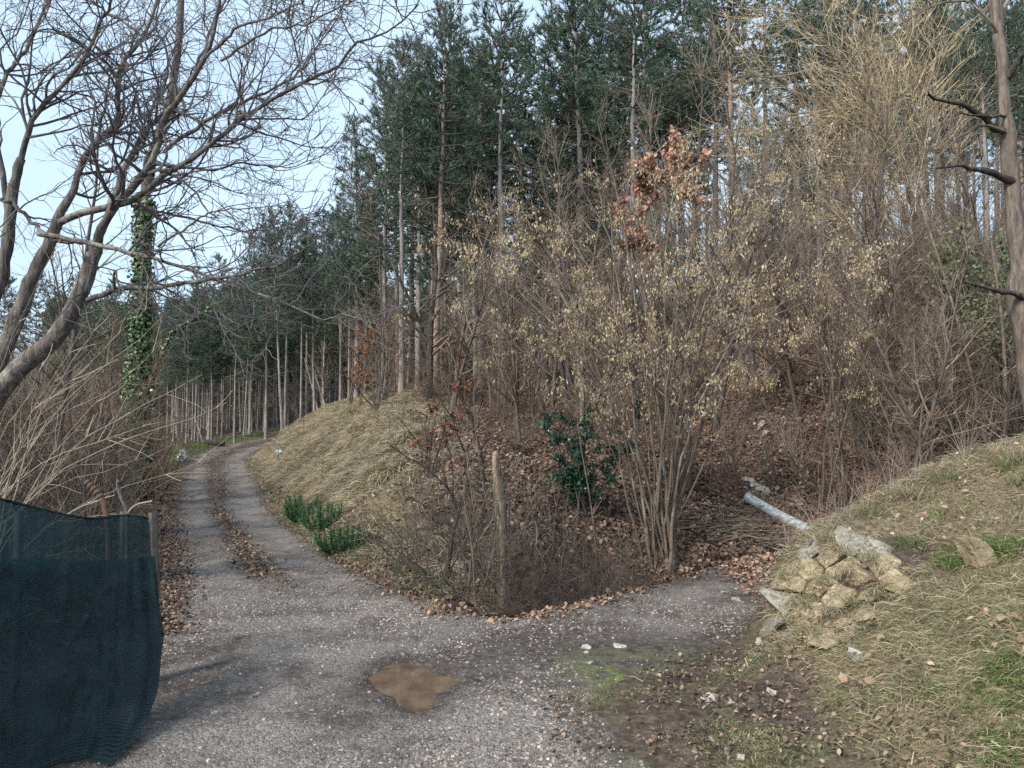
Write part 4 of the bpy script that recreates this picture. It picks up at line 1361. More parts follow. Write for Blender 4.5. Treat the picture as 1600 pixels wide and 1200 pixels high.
def scatter_px(n, px, Y, kinds, name, label, cat, sc, group, smin=.3, cond=None):
    c = 0; tries = 0
    while c < n and tries < n * 30:
        tries += 1
        x_ = rng.uniform(*px); y_ = rng.uniform(*Y)
        p = at(x_, 600, y_)
        s = float(road_s(np.array([p[0]]), np.array([y_]))[0][0])
        if s < smin: continue
        if cond and not cond(p[0], y_): continue
        k = kinds[rng.integers(len(kinds))]
        zw = zone_name(x_, LZ if x_ < 300 else HZ)
        put(k, c, x_, y_, name, label + ' ' + zw, cat, rng.uniform(*sc), group + ' ' + zw, None, (rng.normal(0, .08), rng.normal(0, .08)))
        c += 1


isN = lambda x, y: bool(inpoly(NORTH, np.array([x]), np.array([y]))[0])
isW = lambda x, y: not isN(x, y)
scatter_px(26, (1340, 1640), (12.5, 19), ['tree', 'sap'], 'tangled_tree', 'tangled brown bare tree', 'tree', (.42, .75), 'tangled trees', .8, isN)
scatter_px(64, (1330, 1660), (11.5, 23), ['red', 'red', 'brush', 'cane'], 'bare_shrub', 'tangled bare shrub of the brown thicket', 'shrub', (.8, 1.5), 'thicket shrubs', .8, isN)
scatter_px(30, (1040, 1420), (13.5, 24), ['brush', 'cane', 'red'], 'bare_shrub', 'bare shrub on the leafy slope', 'shrub', (.5, 1.0), 'slope shrubs', .8, isN)
scatter_px(26, (640, 1060), (14.5, 26), ['brush', 'red', 'dark'], 'bare_shrub', 'bare shrub on the near slope', 'shrub', (.45, .9), 'near slope shrubs', 1.2, isN)
scatter_px(60, (540, 1500), (25, 48), ['brush', 'brush', 'red'], 'bare_shrub', 'bare undergrowth shrub between pines', 'shrub', (.9, 1.7), 'undergrowth', 2, isN)
scatter_px(60, (-60, 250), (9.0, 22), ['dark', 'brush', 'dark', 'red'], 'thicket_shrub', 'bare thicket shrub', 'shrub', (.9, 1.5), 'left thicket shrubs', .25, lambda x, y: isW(x, y) and x < -4.0 and not (y < 17.5 and -.52 < x / y < -.455))
scatter_px(16, (215, 275), (14, 34), ['brush', 'dark', 'brush'], 'verge_shrub', 'dark low verge shrub', 'shrub', (.5, .95), 'verge shrubs', .15, lambda x, y: isW(x, y) and (y > 17.5 or x / y > -.455))
scatter_px(34, (-60, 205), (13, 24), ['sap', 'sap', 'brush'], 'thicket_tree', 'thin bare tree of the thicket', 'tree', (.55, .85), 'thicket saplings', .6, lambda x, y: isW(x, y) and not (y < 17.5 and -.52 < x / y < -.455))
scatter_px(60, (-60, 290), (22, 46), ['sap', 'sap', 'brush'], 'thicket_tree', 'thin bare tree deep in the thicket', 'tree', (.6, 1.0), 'thicket trees', .6, isW)
# ditch brambles
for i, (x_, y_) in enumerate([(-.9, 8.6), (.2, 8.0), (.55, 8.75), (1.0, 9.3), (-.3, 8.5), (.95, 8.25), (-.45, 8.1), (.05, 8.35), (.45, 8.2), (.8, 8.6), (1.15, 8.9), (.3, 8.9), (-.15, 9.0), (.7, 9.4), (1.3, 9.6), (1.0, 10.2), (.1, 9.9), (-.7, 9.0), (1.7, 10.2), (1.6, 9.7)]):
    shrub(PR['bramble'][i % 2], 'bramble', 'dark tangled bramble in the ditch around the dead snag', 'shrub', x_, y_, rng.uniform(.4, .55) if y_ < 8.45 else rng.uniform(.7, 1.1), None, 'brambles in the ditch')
for i, (x_, y_) in enumerate([(-.5, 9.3), (.0, 9.6), (.5, 10.2), (.9, 9.8), (1.3, 10.4), (-.9, 9.7), (-.2, 10.4), (.75, 10.9), (-1.3, 10.3), (1.75, 11.2)]):
    shrub(PR['dark' if i % 2 else 'brush'][i % 2], 'ditch_shrub', 'thin bare shrub on the far lip of the ditch behind the snag', 'shrub', x_, y_, rng.uniform(.55, .95), None, 'shrubs on the far lip of the ditch')
for i, (px, py) in enumerate([(432, 690), (455, 672), (475, 662), (560, 650), (585, 648), (690, 790), (660, 770), (640, 800)]):
    b = hit(px, py)
    shrub(PR['dark' if i < 5 else 'bramble'][i % 2], 'low_scrub', 'low dark twiggy scrub on the grassy knoll', 'shrub', b[0], b[1], rng.uniform(.3, .5), None, 'scrub on the knoll')
# dry canes at the top of the rocky bank
for i, (px, py) in enumerate([(1290, 845), (1330, 815), (1365, 795), (1400, 778), (1440, 755), (1520, 715), (1240, 850)]):
    b = hit(px, py + 8)
    shrub(PR['cane'][i % 2], 'dry_cane_shrub', 'pale dry canes growing along the crest of the rocky bank', 'shrub', b[0], b[1] + .12, rng.uniform(.22, .36), None, 'dry canes on the bank crest')
# slender leaning trunks above the bank
for a, c, r, lab in [((1490, 480), (1555, 690), .035, 'slender pale trunk leaning left above the bank'), ((1480, 590), (1520, 700), .03, 'thin curved trunk beside the leaning pale trunk'), ((1567, 520), (1560, 680), .05, 'upright grey trunk by the right edge above the bank'), ((1380, 640), (1430, 760), .02, 'thin leaning stem behind the bank crest')]:
    Y = 13.5
    A = at(*c, Y); A[2] = H(A[0], Y) - .05
    B_ = at(*a, Y)
    t = thing('slender_tree', lab, 'tree', A)
    P = spline(np.array([[0, 0, 0], (B_ - A) * .5 + [.06, 0, .05], B_ - A, (B_ - A) * 1.5 + [-.1, .2, .1]]), 14)
    Rr = (r * np.linspace(1, .4, 14))[None]
    obj('trunk', Geo().tube(P[None], Rr, 7).mesh('slender_trunk', M['bark_hazel']), t)
    P1, R1 = kids(P[None], Rr, dens=4, t=(.3, 1), L=(.4, 1.2), absL=True, m=7, wob=.13, up=.03, rmin=.004)
    P2, R2 = kids(P1, R1, dens=5, L=(.15, .5), absL=True, m=4, wob=.15, rmin=.003)
    stuff('twigs', Geo().tube(P1, R1, 4).tube(P2, R2, 3), M['twig_grey'], t)
# pale dead canes standing in front of the leaning tree
cb = at(-40, 800, 7.0); cb[2] = H(cb[0], cb[1])
t = thing('pale_cane_clump', 'long pale bare canes slanting up in front of the leaning tree', 'shrub', cb)
SP, SR = [], []
for k in range(17):
    x0, y0_ = rng.uniform(-90, 10), rng.uniform(760, 860)
    an = rng.uniform(.35, 1.25); ln = rng.uniform(160, 420)
    e = (x0 + math.cos(an) * ln, y0_ - math.sin(an) * ln)
    Y0 = 7.0 + rng.uniform(-.4, .5)
    P = spline(np.array([at(x0, y0_ + 60, Y0), at(x0 * .6 + e[0] * .4, y0_ * .55 + e[1] * .45, Y0), at(e[0], e[1], Y0 + rng.uniform(-.4, .4))]) - cb, 10)
    P[1:] += rng.normal(0, .012, P[1:].shape)
    SP.append(P); SR.append(rng.uniform(.004, .009) * np.linspace(1, .3, 10))
    obj('cane', Geo().tube(P[None], SR[-1][None], 5).mesh('cane', M['twig_pale']), t)
SP, SR = np.array(SP), np.array(SR)
P1, R1 = kids(SP, SR, dens=3.5, t=(.25, 1), L=(.2, .7), absL=True, ang=(20, 50), m=5, wob=.1, rmin=.003)
stuff('twigs', Geo().tube(P1, R1, 3), M['twig_pale'], t)
# pile of cut twigs lying by the track
pb = hit(1185, 868)
t = thing('brush_pile', 'pile of grey cut branches lying beside the track under the hazel', 'brushwood', pb)
n = 95
c = np.stack([rng.normal(-.1, .6, n), rng.normal(.35, .25, n)], 1)
an = rng.normal(0, .45, n); L = rng.uniform(.5, 1.7, n)
tt = np.linspace(-.5, .5, 6)
X = pb[0] + c[:, :1] + np.cos(an)[:, None] * L[:, None] * tt; Yy = pb[1] + c[:, 1:] + np.sin(an)[:, None] * L[:, None] * tt
Z = height(X.ravel(), Yy.ravel()).reshape(X.shape).mean(1, keepdims=True) + rng.uniform(.02, .22, (n, 1)) * np.exp(-(c[:, :1] / .9) ** 2) + .1 * rng.normal(size=(n, 1)) * tt
P = np.stack([X, Yy, Z], 2) - pb
P += rng.normal(0, .015, P.shape)
Rr = rng.uniform(.005, .014, (n, 1)) * np.linspace(1, .4, 6)
P1, R1 = kids(P, Rr, dens=3, L=(.2, .6), absL=True, m=4, wob=.12, rmin=.003)
stuff('branches', Geo().tube(P, Rr, 4), M['twig_grey'], t)
stuff('twigs', Geo().tube(P1, R1, 3), M['twig_grey'], t)
# fallen pale branch on the verge
fb = hit(600, 895)
q = np.array([hit(*p) + [0, 0, .035] for p in [(560, 862), (578, 878), (592, 892), (612, 902), (632, 906)]]) - fb
P = spline(q, 12)
t = thing('fallen_branch', 'pale forked dead branch lying on the verge left of the snag', 'branch', fb)
obj('stem', Geo().tube(P[None], np.interp(np.linspace(0, 1, 12), [0, 1], [.012, .026])[None], 7).mesh('fallen_branch', M['deadwood']), t)
q2 = np.array([P[6], P[6] + [.05, .05, .08], P[6] + [.04, .12, .17]])
obj('fork', Geo().tube(spline(q2, 6)[None], np.linspace(.014, .005, 6)[None], 6).mesh('fork', M['deadwood']), t)
# ------------------------------------------------------------------ shade net, posts and odd things on the left
m, nd, lk, bs = new_mat('green_shade_net')
tcn = nd.new('ShaderNodeTexCoord')
w = nd.new('ShaderNodeTexWave'); w.bands_direction = 'Z'; w.inputs['Scale'].default_value = 26; w.inputs['Distortion'].default_value = 2.5; w.inputs['Detail'].default_value = 3
lk.new(tcn.outputs['Object'], w.inputs['Vector'])
r = ramp(nd, [(.003, .011, .015), (.009, .032, .039)], [.2, .9])
lk.new(w.outputs['Color'], r.inputs['Fac'])
n_ = noise(nd, lk, 4, 4, .6, tcn.outputs['Object'])
c = mixc(nd, lk, ramp_out(nd, lk, n_.outputs['Fac'], .45, .8), r.outputs['Color'], (.016, .045, .052))
lk.new(c, bs.inputs['Base Color'])
bs.inputs['Roughness'].default_value = .55
bs.inputs['Specular IOR Level'].default_value = .35
bp = nd.new('ShaderNodeBump'); bp.inputs['Strength'].default_value = .35; bp.inputs['Distance'].default_value = .01
lk.new(w.outputs['Fac'], bp.inputs['Height']); lk.new(bp.outputs[0], bs.inputs['Normal'])
tl_ = nd.new('ShaderNodeBsdfTranslucent'); tl_.inputs['Color'].default_value = (.012, .062, .074, 1)
tp = nd.new('ShaderNodeBsdfTransparent'); tp.inputs['Color'].default_value = (1, 1, 1, 1)
ms = nd.new('ShaderNodeMixShader'); ms.inputs[0].default_value = .3
ms2 = nd.new('ShaderNodeMixShader'); ms2.inputs[0].default_value = .15
lk.new(bs.outputs[0], ms.inputs[1]); lk.new(tl_.outputs[0], ms.inputs[2])
lk.new(ms.outputs[0], ms2.inputs[1]); lk.new(tp.outputs[0], ms2.inputs[2])
lk.new(ms2.outputs[0], nd['Material Output'].inputs['Surface'])
M['net'] = m

edge = spline(np.array([at(232, 810, 5.75), at(236, 860, 5.70), at(242, 930, 5.55), at(251, 1010, 5.35), at(243, 1090, 5.0), at(215, 1150, 4.72), at(170, 1200, 4.45)]), 60)
edge[-1, 2] = H(edge[-1, 0], edge[-1, 1]) + .01
topx = [(232, 810, 5.75), (205, 806, 5.65), (180, 806, 5.55), (150, 810, 5.4), (110, 806, 5.25), (70, 797, 5.05), (30, 787, 4.85), (0, 780, 4.7), (-60, 770, 4.4), (-160, 770, 4.0)]
tops = spline(np.array([at(*q) for q in topx]), 110)
ns, nt_ = 110, 60
S, T = np.meshgrid(np.linspace(0, 1, ns), np.linspace(0, 1, nt_), indexing='ij')
net = np.zeros((ns, nt_, 3))
for i in range(ns):
    s = i / (ns - 1)
    base = tops[i]
    foot = np.array([base[0] + .25 * (1 - s), base[1] - .95, 0]); foot[2] = H(foot[0], foot[1])
    e = edge - edge[0]
    col = base[None] + (foot - base)[None] * np.linspace(0, 1, nt_)[:, None]
    ecol = base[None] + e
    k = math.exp(-s * 7)
    net[i] = ecol * k + col * (1 - k)
# folds: gathered near the free edge, long soft sags elsewhere
u = S * 4.2
fold = .030 * np.exp(-u * 2.2) * np.sin(u * 26 + T * 5) * sst(.0, .35, T) + .03 * np.sin(u * 4 + T * 3) * T + .02 * np.sin(T * 9 - u * 3) * (1 - T) * sst(.05, .3, T)
wr = fbm(S * 9 + T * 5, T * 6, 78) * .08 + fbm(S * 40, T * 10, 77) * .008
for k in range(26):        # long creases pulled from the tied corner and the posts
    a0 = rng.uniform(-1.2, 1.2); c0 = rng.uniform(-.2, 1.1); sg = rng.uniform(.008, .02)
    dd_ = (T - c0) * math.cos(a0) - (S * 3.2 - rng.uniform(0, 2.2)) * math.sin(a0) + .03 * fbm(S * 12, T * 6, 200 + k)
    al_ = (T - c0) * math.sin(a0) + (S * 3.2) * math.cos(a0)
    wr = wr + rng.uniform(.012, .03) * np.exp(-(dd_ / sg) ** 2) * np.exp(-((al_ - rng.uniform(0, 1.5)) / rng.uniform(.2, .5)) ** 2)
nrm = np.array([.55, -.83, 0])
net += (fold + wr)[..., None] * nrm
net[:, 0, 2] += .02 * fbm(S[:, 0] * 60, S[:, 0] * 3, 80)
net[:, :, 2] = np.maximum(net[:, :, 2], .01)
nb_ = thing('shade_net_fence', 'dark blue-green shade net sagging between posts at lower left', 'fence', (edge[0][0], edge[0][1], H(edge[0][0], edge[0][1])))
nb0 = np.array(nb_.location)
idx = np.arange(ns * nt_).reshape(ns, nt_)
F = np.stack([idx[:-1, :-1], idx[1:, :-1], idx[1:, 1:], idx[:-1, 1:]], -1).reshape(-1, 4)
obj('net_panel', make_mesh('net_panel', (net.reshape(-1, 3) - nb0), F, M['net'], True), nb_)
# second layer of the same net hanging behind, starting lower
j0 = 13
n2 = net[:, j0:].copy()
drop = (.03 * np.sin(np.linspace(0, 9, ns)) + .12 * np.linspace(0, 1, ns) - .05)[:, None]
n2 += np.array([-.03, .10, 0]) + fbm(S[:, j0:] * 8, T[:, j0:] * 5, 90)[..., None] * .08 * nrm
n2[:, :, 2] -= drop * (1 - T[:, j0:])
n2[:, :, 2] = np.maximum(n2[:, :, 2], .01)
k2 = n2.shape[1]
idx = np.arange(ns * k2).reshape(ns, k2)
F = np.stack([idx[:-1, :-1], idx[1:, :-1], idx[1:, 1:], idx[:-1, 1:]], -1).reshape(-1, 4)
tag(obj('lining_panel', make_mesh('net_lining', (n2.reshape(-1, 3) - nb0), F, M['net'], True), nb_), 'second darker layer of net behind the first')
# hem along the top edge, and ties
obj('hem', Geo().tube((tops[::3] + np.array([0, 0, .0]) - nb0)[None], np.full((1, len(tops[::3])), .009), 6).mesh('net_hem', M['net']), nb_)
for px, Y, zt in [(187, 5.68, 800), (20, 4.95, 800)]:
    a = at(px, zt, Y); a[1] += .06
    P = np.array([[a[0], a[1], H(a[0], a[1]) - .1], [a[0] + .01, a[1], .6], [a[0], a[1], a[2]]]) - nb0
    obj('post', Geo().tube(spline(P, 8)[None], np.full((1, 8), .028), 8).mesh('net_post', M['bark_grey']), nb_)
# weathered end post with a tuft of net over it
ep = at(241, 800, 5.85); gz = H(ep[0], ep[1])
P = np.array([[0, 0, -.1], [.005, 0, .4], [0, .01, .8], [-.01, 0, ep[2] - gz]])
t = thing('fence_post', 'weathered split wooden post at the free end of the green net', 'post', (ep[0], ep[1], gz))
obj('shaft', Geo().tube(spline(P, 12)[None], (np.linspace(.05, .038, 12) * (1 + rng.normal(0, .07, 12)))[None], 7).mesh('post_shaft', M['bark_grey'], False), t)
# rusty corrugated bent pipe
m, nd, lk, bs = new_mat('rusty_pipe')
tcn = nd.new('ShaderNodeTexCoord')
t1 = noise(nd, lk, 20, 5, .65, tcn.outputs['Object'])
r = ramp(nd, [(.035, .02, .014), (.10, .055, .035), (.17, .10, .068)], [.3, .5, .7]); lk.new(t1.outputs['Fac'], r.inputs['Fac'])
lk.new(r.outputs['Color'], bs.inputs['Base Color']); bs.inputs['Roughness'].default_value = .7
M['rust'] = m
pp = at(166, 810, 5.95); gz = H(pp[0], pp[1])
t = thing('bent_pipe', 'rusty brown jointed pipe bending left above the net', 'pipe', (pp[0], pp[1], gz))
q = np.array([at(a, b, 5.95) for a, b in [(170, 900), (169, 830), (165, 798), (158, 778), (148, 765), (136, 755)]]) - np.array([pp[0], pp[1], gz])
q = np.vstack([[q[0][0] + .01, 0, -.1], q])
P = spline(q, 40)
obj('tube', Geo().tube(P[None], np.full((1, 40), .024), 10).mesh('pipe_tube', M['rust']), t)
for i in (27, 30, 33, 36, 39):
    d = unit(P[min(i + 1, 39)] - P[i - 1])
    Q = np.stack([P[i] - d * .012, P[i] - d * .006, P[i] + d * .006, P[i] + d * .012])
    obj('collar', Geo().tube(Q[None], np.array([[.024, .031, .031, .024]]), 10).mesh('pipe_collar', M['rust']), t)
# walking-stick like hooked branch
hp = at(197, 812, 5.7); gz = H(hp[0], hp[1])
t = thing('hooked_stick', 'forked grey stick with a hooked top stuck beside the net', 'stick', (hp[0], hp[1], gz))
o0 = np.array([hp[0], hp[1], gz])
q = np.vstack([[0, 0, -.05], np.array([at(a, b, 5.7) for a, b in [(198, 900), (198, 805), (192, 785), (186, 768), (184, 757), (187, 750)]]) - o0])
Rr = np.interp(np.linspace(0, 1, 24), [0, .7, .86, .95, 1], [.014, .012, .013, .019, .012])
obj('shaft', Geo().tube(spline(q, 24)[None], Rr[None], 8).mesh('stick_shaft', M['bark_walnut']), t)
q = np.array([at(a, b, 5.7) for a, b in [(199, 803), (207, 793), (218, 787), (238, 783)]]) - o0
obj('fork', Geo().tube(spline(q, 10)[None], np.linspace(.009, .006, 10)[None], 6).mesh('stick_fork', M['twig_pale']), t)
q = np.array([at(a, b, 5.7) for a, b in [(210, 792), (217, 780), (225, 765)]]) - o0
obj('fork', Geo().tube(spline(q, 8)[None], np.linspace(.006, .003, 8)[None], 5).mesh('stick_fork', M['bark_grey']), t)


# ------------------------------------------------------------------ rocks
def rock_material(name, cols, moss=True):
    m, nd, lk, bs = new_mat(name)
    tcn = nd.new('ShaderNodeTexCoord')
    mpn = nd.new('ShaderNodeMapping'); mpn.inputs['Rotation'].default_value = (.4, .75, .2); mpn.inputs['Scale'].default_value = (1, 1, 2.0)
    g = nd.new('ShaderNodeNewGeometry')
    lk.new(g.outputs['Position'], mpn.inputs['Vector'])
    t1 = noise(nd, lk, 11, 8, .72, mpn.outputs['Vector'])
    t2 = noise(nd, lk, 9, 5, .6, g.outputs['Position'])
    r = ramp(nd, cols, [.26 + .5 * i / (len(cols) - 1) for i in range(len(cols))])
    lk.new(t1.outputs['Fac'], r.inputs['Fac'])
    c = mixc(nd, lk, ramp_out(nd, lk, t2.outputs['Fac'], .55, .75), r.outputs['Color'], (.19, .15, .09))
    vc = nd.new('ShaderNodeTexVoronoi'); vc.feature = 'DISTANCE_TO_EDGE'; vc.inputs['Scale'].default_value = 5.5
    wv = nd.new('ShaderNodeVectorMath'); wv.operation = 'MULTIPLY_ADD'; lk.new(t2.outputs['Color'], wv.inputs[0]); wv.inputs[1].default_value = (.25, .25, .25); lk.new(g.outputs['Position'], wv.inputs[2])
    lk.new(wv.outputs[0], vc.inputs['Vector'])
    ck = ramp_out(nd, lk, vc.outputs['Distance'], .0, .035)
    c = mixc(nd, lk, ck, (.07, .055, .035), c)
    if moss:
        t3 = noise(nd, lk, 6, 4, .6, g.outputs['Position'])
        c = mixc(nd, lk, math_n(nd, lk, 'MULTIPLY', ramp_out(nd, lk, t3.outputs['Fac'], .58, .7), .7), c, (.11, .12, .055))
    lk.new(c, bs.inputs['Base Color']); bs.inputs['Roughness'].default_value = .9; bs.inputs['Specular IOR Level'].default_value = .2
    b = nd.new('ShaderNodeBump'); b.inputs['Strength'].default_value = .9; b.inputs['Distance'].default_value = .02
    lk.new(t1.outputs['Fac'], b.inputs['Height']); lk.new(b.outputs[0], bs.inputs['Normal'])
    return m


M['rock'] = rock_material('cream_rock', [(.085, .066, .042), (.29, .235, .15), (.54, .46, .33)])
M['rock_grey'] = rock_material('grey_mossy_rock', [(.10, .092, .075), (.26, .24, .195), (.44, .41, .35)])
M['rock_white'] = rock_material('white_stone', [(.22, .20, .175), (.42, .395, .35), (.60, .57, .52)], False)
import bmesh


def rock_mesh(name, dims, mat, n=18, seed=0, rough=.03):
    rs = np.random.default_rng(seed + 500)
    pts = unit(rs.normal(size=(n, 3))) * rs.uniform(.85, 1.15, (n, 1))
    pts = np.clip(pts * 1.45, -1, 1)
    pts[:, 0] += .35 * pts[:, 2] * rs.uniform(-1, 1)
    bm = bmesh.new()
    for p in pts:
        bm.verts.new(tuple(p * np.array(dims) * .5))
    bmesh.ops.convex_hull(bm, input=list(bm.verts))
    for v in [v for v in bm.verts if not v.link_faces]:
        bm.verts.remove(v)
    bmesh.ops.subdivide_edges(bm, edges=list(bm.edges), cuts=2, use_grid_fill=True)
    sc_ = 1 / max(dims)
    for v in bm.verts:
        q = np.array(v.co) * sc_ * 5 + seed * 3.7
        f_ = float(fbm(np.array([q[0] + .6 * q[2]]), np.array([q[1] - .5 * q[2]]), 7)[0])
        st_ = math.floor(q[2] * 1.1 + q[0] * .6) % 2            # stepped bedding
        v.co += v.co.normalized() * min(dims) * (.13 * f_ - .035 * st_) + Vector(rs.normal(0, rough * .5 * min(dims), 3))
    bmesh.ops.triangulate(bm, faces=list(bm.faces))
    me = bpy.data.meshes.new(name)
    bm.to_mesh(me); bm.free()
    me.materials.append(mat)
    return me


ob = hit(1275, 960)
outc = thing('rock_outcrop', 'outcrop of cracked cream rock slabs in the nose of the right bank', 'rock', ob)
OUTL = [(1165, 1010), (1178, 965), (1212, 938), (1238, 905), (1246, 868), (1288, 848), (1345, 838), (1400, 848), (1434, 872), (1430, 915), (1402, 935), (1372, 950), (1348, 990), (1312, 1006), (1260, 1000), (1222, 1016), (1192, 1026)]
rs = np.random.default_rng(77)


def shear(p):       # slanting beds: cells stretch along the dip
    return np.array([p[0] + .45 * p[1], p[1] * 1.25 - .1 * p[0]])


seeds = []
srad = []
tries_ = 0
while len(seeds) < 62 and tries_ < 6000:
    tries_ += 1
    q = np.array([rs.uniform(1145, 1455), rs.uniform(818, 1045)])
    rq = rs.uniform(9, 27)
    if all(np.hypot(*(shear(q) - shear(o))) > rq + ro for o, ro in zip(seeds, srad)): seeds.append(q); srad.append(rq)
sh = np.array([shear(q) for q in seeds])
A_ = np.array([shear((1., 0.)), shear((0., 1.))]).T
Ai = np.linalg.inv(A_)
outward = unit(np.array([-.72, -.62, .30]))
for i, q in enumerate(seeds):
    if not inpoly(OUTL, np.array([q[0]]), np.array([q[1]]))[0]: continue
    poly = [sh[i] + d for d in np.array([(-60, -60), (60, -60), (60, 60), (-60, 60)])]
    for j in range(len(seeds)):
        if j == i: continue
        mid_, n_v = (sh[i] + sh[j]) / 2, sh[j] - sh[i]
        out_ = []
        for k in range(len(poly)):
            p0, p1 = poly[k], poly[(k + 1) % len(poly)]
            d0, d1 = (p0 - mid_) @ n_v, (p1 - mid_) @ n_v
            if d0 <= 0: out_.append(p0)
            if d0 * d1 < 0: out_.append(p0 + (p1 - p0) * d0 / (d0 - d1))
        poly = out_
        if len(poly) < 3: break
    if len(poly) < 3: continue
    fine = []
    for k in range(len(poly)):          # roughen the outline
        p0, p1 = poly[k], poly[(k + 1) % len(poly)]
        fine += [p0, (p0 + p1) / 2 + rs.normal(0, 1.0, 2)]
    cen = np.mean(fine, 0)
    pix = [Ai @ (cen + (p - cen) * .985) for p in fine]
    rim = np.array([hit(p[0], p[1]) for p in pix])
    if np.ptp(rim[:, 1]) > .65 or rim[:, 1].max() > 8.1 or rim[:, 2].max() < .03: continue
    cc = rim.mean(0)
    tilt = rs.normal(0, .34, 3)
    off = rs.uniform(.0, .10)
    lift = lambda P, extra: P + outward * (off + extra + ((P - cc) @ tilt)[:, None])
    n = len(rim)
    back = rim - outward * .22
    front = lift(rim, -.012)
    front2 = lift(cc + (rim - cc) * .86, .012) + rs.normal(0, .004, (n, 3))
    mid3 = lift(cc + (rim - cc) * .45, .018) + rs.normal(0, .010, (n, 3))
    V = np.vstack([back, front, front2, mid3, lift(cc[None], .02)]) - ob
    F4 = []
    for r_ in range(3):
        F4 += [(r_ * n + k, r_ * n + (k + 1) % n, (r_ + 1) * n + (k + 1) % n, (r_ + 1) * n + k) for k in range(n)]
    F3 = [(3 * n + k, 3 * n + (k + 1) % n, 4 * n) for k in range(n)]
    obj('rock', make_mesh('outcrop_rock', V, [np.array(F4), np.array(F3)], M['rock_grey' if (q[0] < 1235 or q[1] < 872) and rs.random() < .75 else 'rock']), outc)
# bigger boulders further up the bank
for i, (px, py, w_, h_, mt, lab) in enumerate([(1530, 880, 75, 60, 'rock', 'tan boulder half buried in the bank near the right edge'), (1345, 1032, 34, 20, 'rock_white', 'pale wedge-shaped stone below the rock outcrop'),
                                               (716, 896, 26, 34, 'rock_white', 'pale upright boulder in the ditch left of the snag'), (690, 905, 30, 30, 'rock_grey', 'grey earthy boulder beside the pale upright one')]):
    c = hit(px, py)
    k = c[1] / 1200
    tag(obj('boulder', rock_mesh('boulder', (w_ * k, w_ * k * .8, h_ * k * 1.1), M[mt], 16, 60 + i), None, c + np.array([0, .03, 0]), (0, .3 if px > 1000 else -.25, .3)), lab, 'rock')
# loose pale stones on the verge, the junction and the track
ST = [(1108, 1094, 26, 12, 'broad white stone on the mossy verge below the bank'), (1205, 1088, 22, 12, 'pale flat stone beside dry leaves at the bank foot'), (1143, 1097, 14, 8, 'small pale stone just right of the broad white one'),
      (918, 1015, 20, 7, 'flat white stone in the middle of the junction'), (915, 1023, 12, 6, 'small white stone touching the flat one'), (921, 1039, 14, 6, 'white stone below the flat one in the junction'),
      (970, 1011, 28, 6, 'wide pale slab stone in the junction mud'), (1137, 1178, 12, 10, 'white pebble by the lower edge of the verge'), (1112, 1160, 10, 8, 'white pebble left of the lower verge'), (1157, 1188, 12, 9, 'white pebble near the bottom frame edge'),
      (888, 1106, 10, 6, 'pale stone in the gravel right of the puddle'), (1150, 941, 16, 8, 'pale stone on the side track'), (1132, 930, 14, 7, 'grey stone on the side track near the leaves'), (1187, 1007, 12, 9, 'pale chip of rock at the outcrop foot'),
      (340, 1115, 22, 12, 'pale stone in the gravel near the net'), (400, 1090, 18, 8, 'pale stone in the gravel mid-left'), (1290, 1150, 9, 7, 'small pale stone on the lower bank')]
for i, (px, py, w_, h_, lab) in enumerate(ST):
    c = hit(px, py)
    k = c[1] / 1200
    tag(obj('stone', rock_mesh('stone', (w_ * k, w_ * k * .8, max(h_ * k * 1.3, .02)), M['rock_white'], 12, 90 + i), None, c + np.array([0, 0, .006]), (0, 0, rng.uniform(0, 3))), lab, 'stone')

# ------------------------------------------------------------------ litter and oddments
m, nd, lk, bs = new_mat('crumpled_plastic')
tcn = nd.new('ShaderNodeTexCoord'); t1 = noise(nd, lk, 12, 3, .5, tcn.outputs['Object'])
r = ramp(nd, [(.24, .27, .28), (.52, .56, .57)], [.35, .65]); lk.new(t1.outputs['Fac'], r.inputs['Fac'])
lk.new(r.outputs['Color'], bs.inputs['Base Color']); bs.inputs['Roughness'].default_value = .35
M['plastic'] = m


def crumple(name, dims, mat, seed, sub=3, amp=.35):
    rs = np.random.default_rng(seed)
    bm = bmesh.new()
    bmesh.ops.create_icosphere(bm, subdivisions=sub, radius=.5)
    for v in bm.verts:
        n_ = v.co.normalized()
        v.co = n_ * (.5 + amp * float(fbm(np.array([n_.x * 2.6 + seed]), np.array([n_.y * 2.6 + n_.z * 3]), seed)[0]) + rs.normal(0, .02))
        v.co = Vector((v.co.x * dims[0], v.co.y * dims[1], v.co.z * dims[2]))
    me = bpy.data.meshes.new(name)
    bm.to_mesh(me); bm.free(); me.materials.append(mat)
    return me


c = hit(284, 722)
k = c[1] / 1200
tag(obj('plastic_bag', crumple('plastic_bag', (15 * k, 13 * k, 18 * k), M['plastic'], 3, 3, .7), None, c + [0, 0, 7 * k]), 'crumpled white plastic bag on the left edge of the lane', 'bag')
c = hit(437, 712)
k = c[1] / 1200
tag(obj('plastic_sheet', crumple('plastic_sheet', (11 * k, 8 * k, 10 * k), M['plastic'], 8, 3, .8), None, c + [0, 0, 5 * k]), 'pale scrap of plastic caught in scrub where the lane bends', 'litter')
c = hit(722, 955)
k = c[1] / 1200
tag(obj('plastic_scrap', crumple('plastic_scrap', (22 * k, 12 * k, 7 * k), M['plastic'], 12, 3, .8), None, c + [0, 0, 2 * k]), 'flattened bluish plastic scrap at the ditch edge by the snag', 'litter')
c = hit(336, 697)
P = np.array([[-.5, 0, .16], [-.2, .02, .17], [.2, 0, .16], [.5, .03, .17]])
t = thing('dark_log', 'short dark log lying on the grass before the grove', 'log', c)
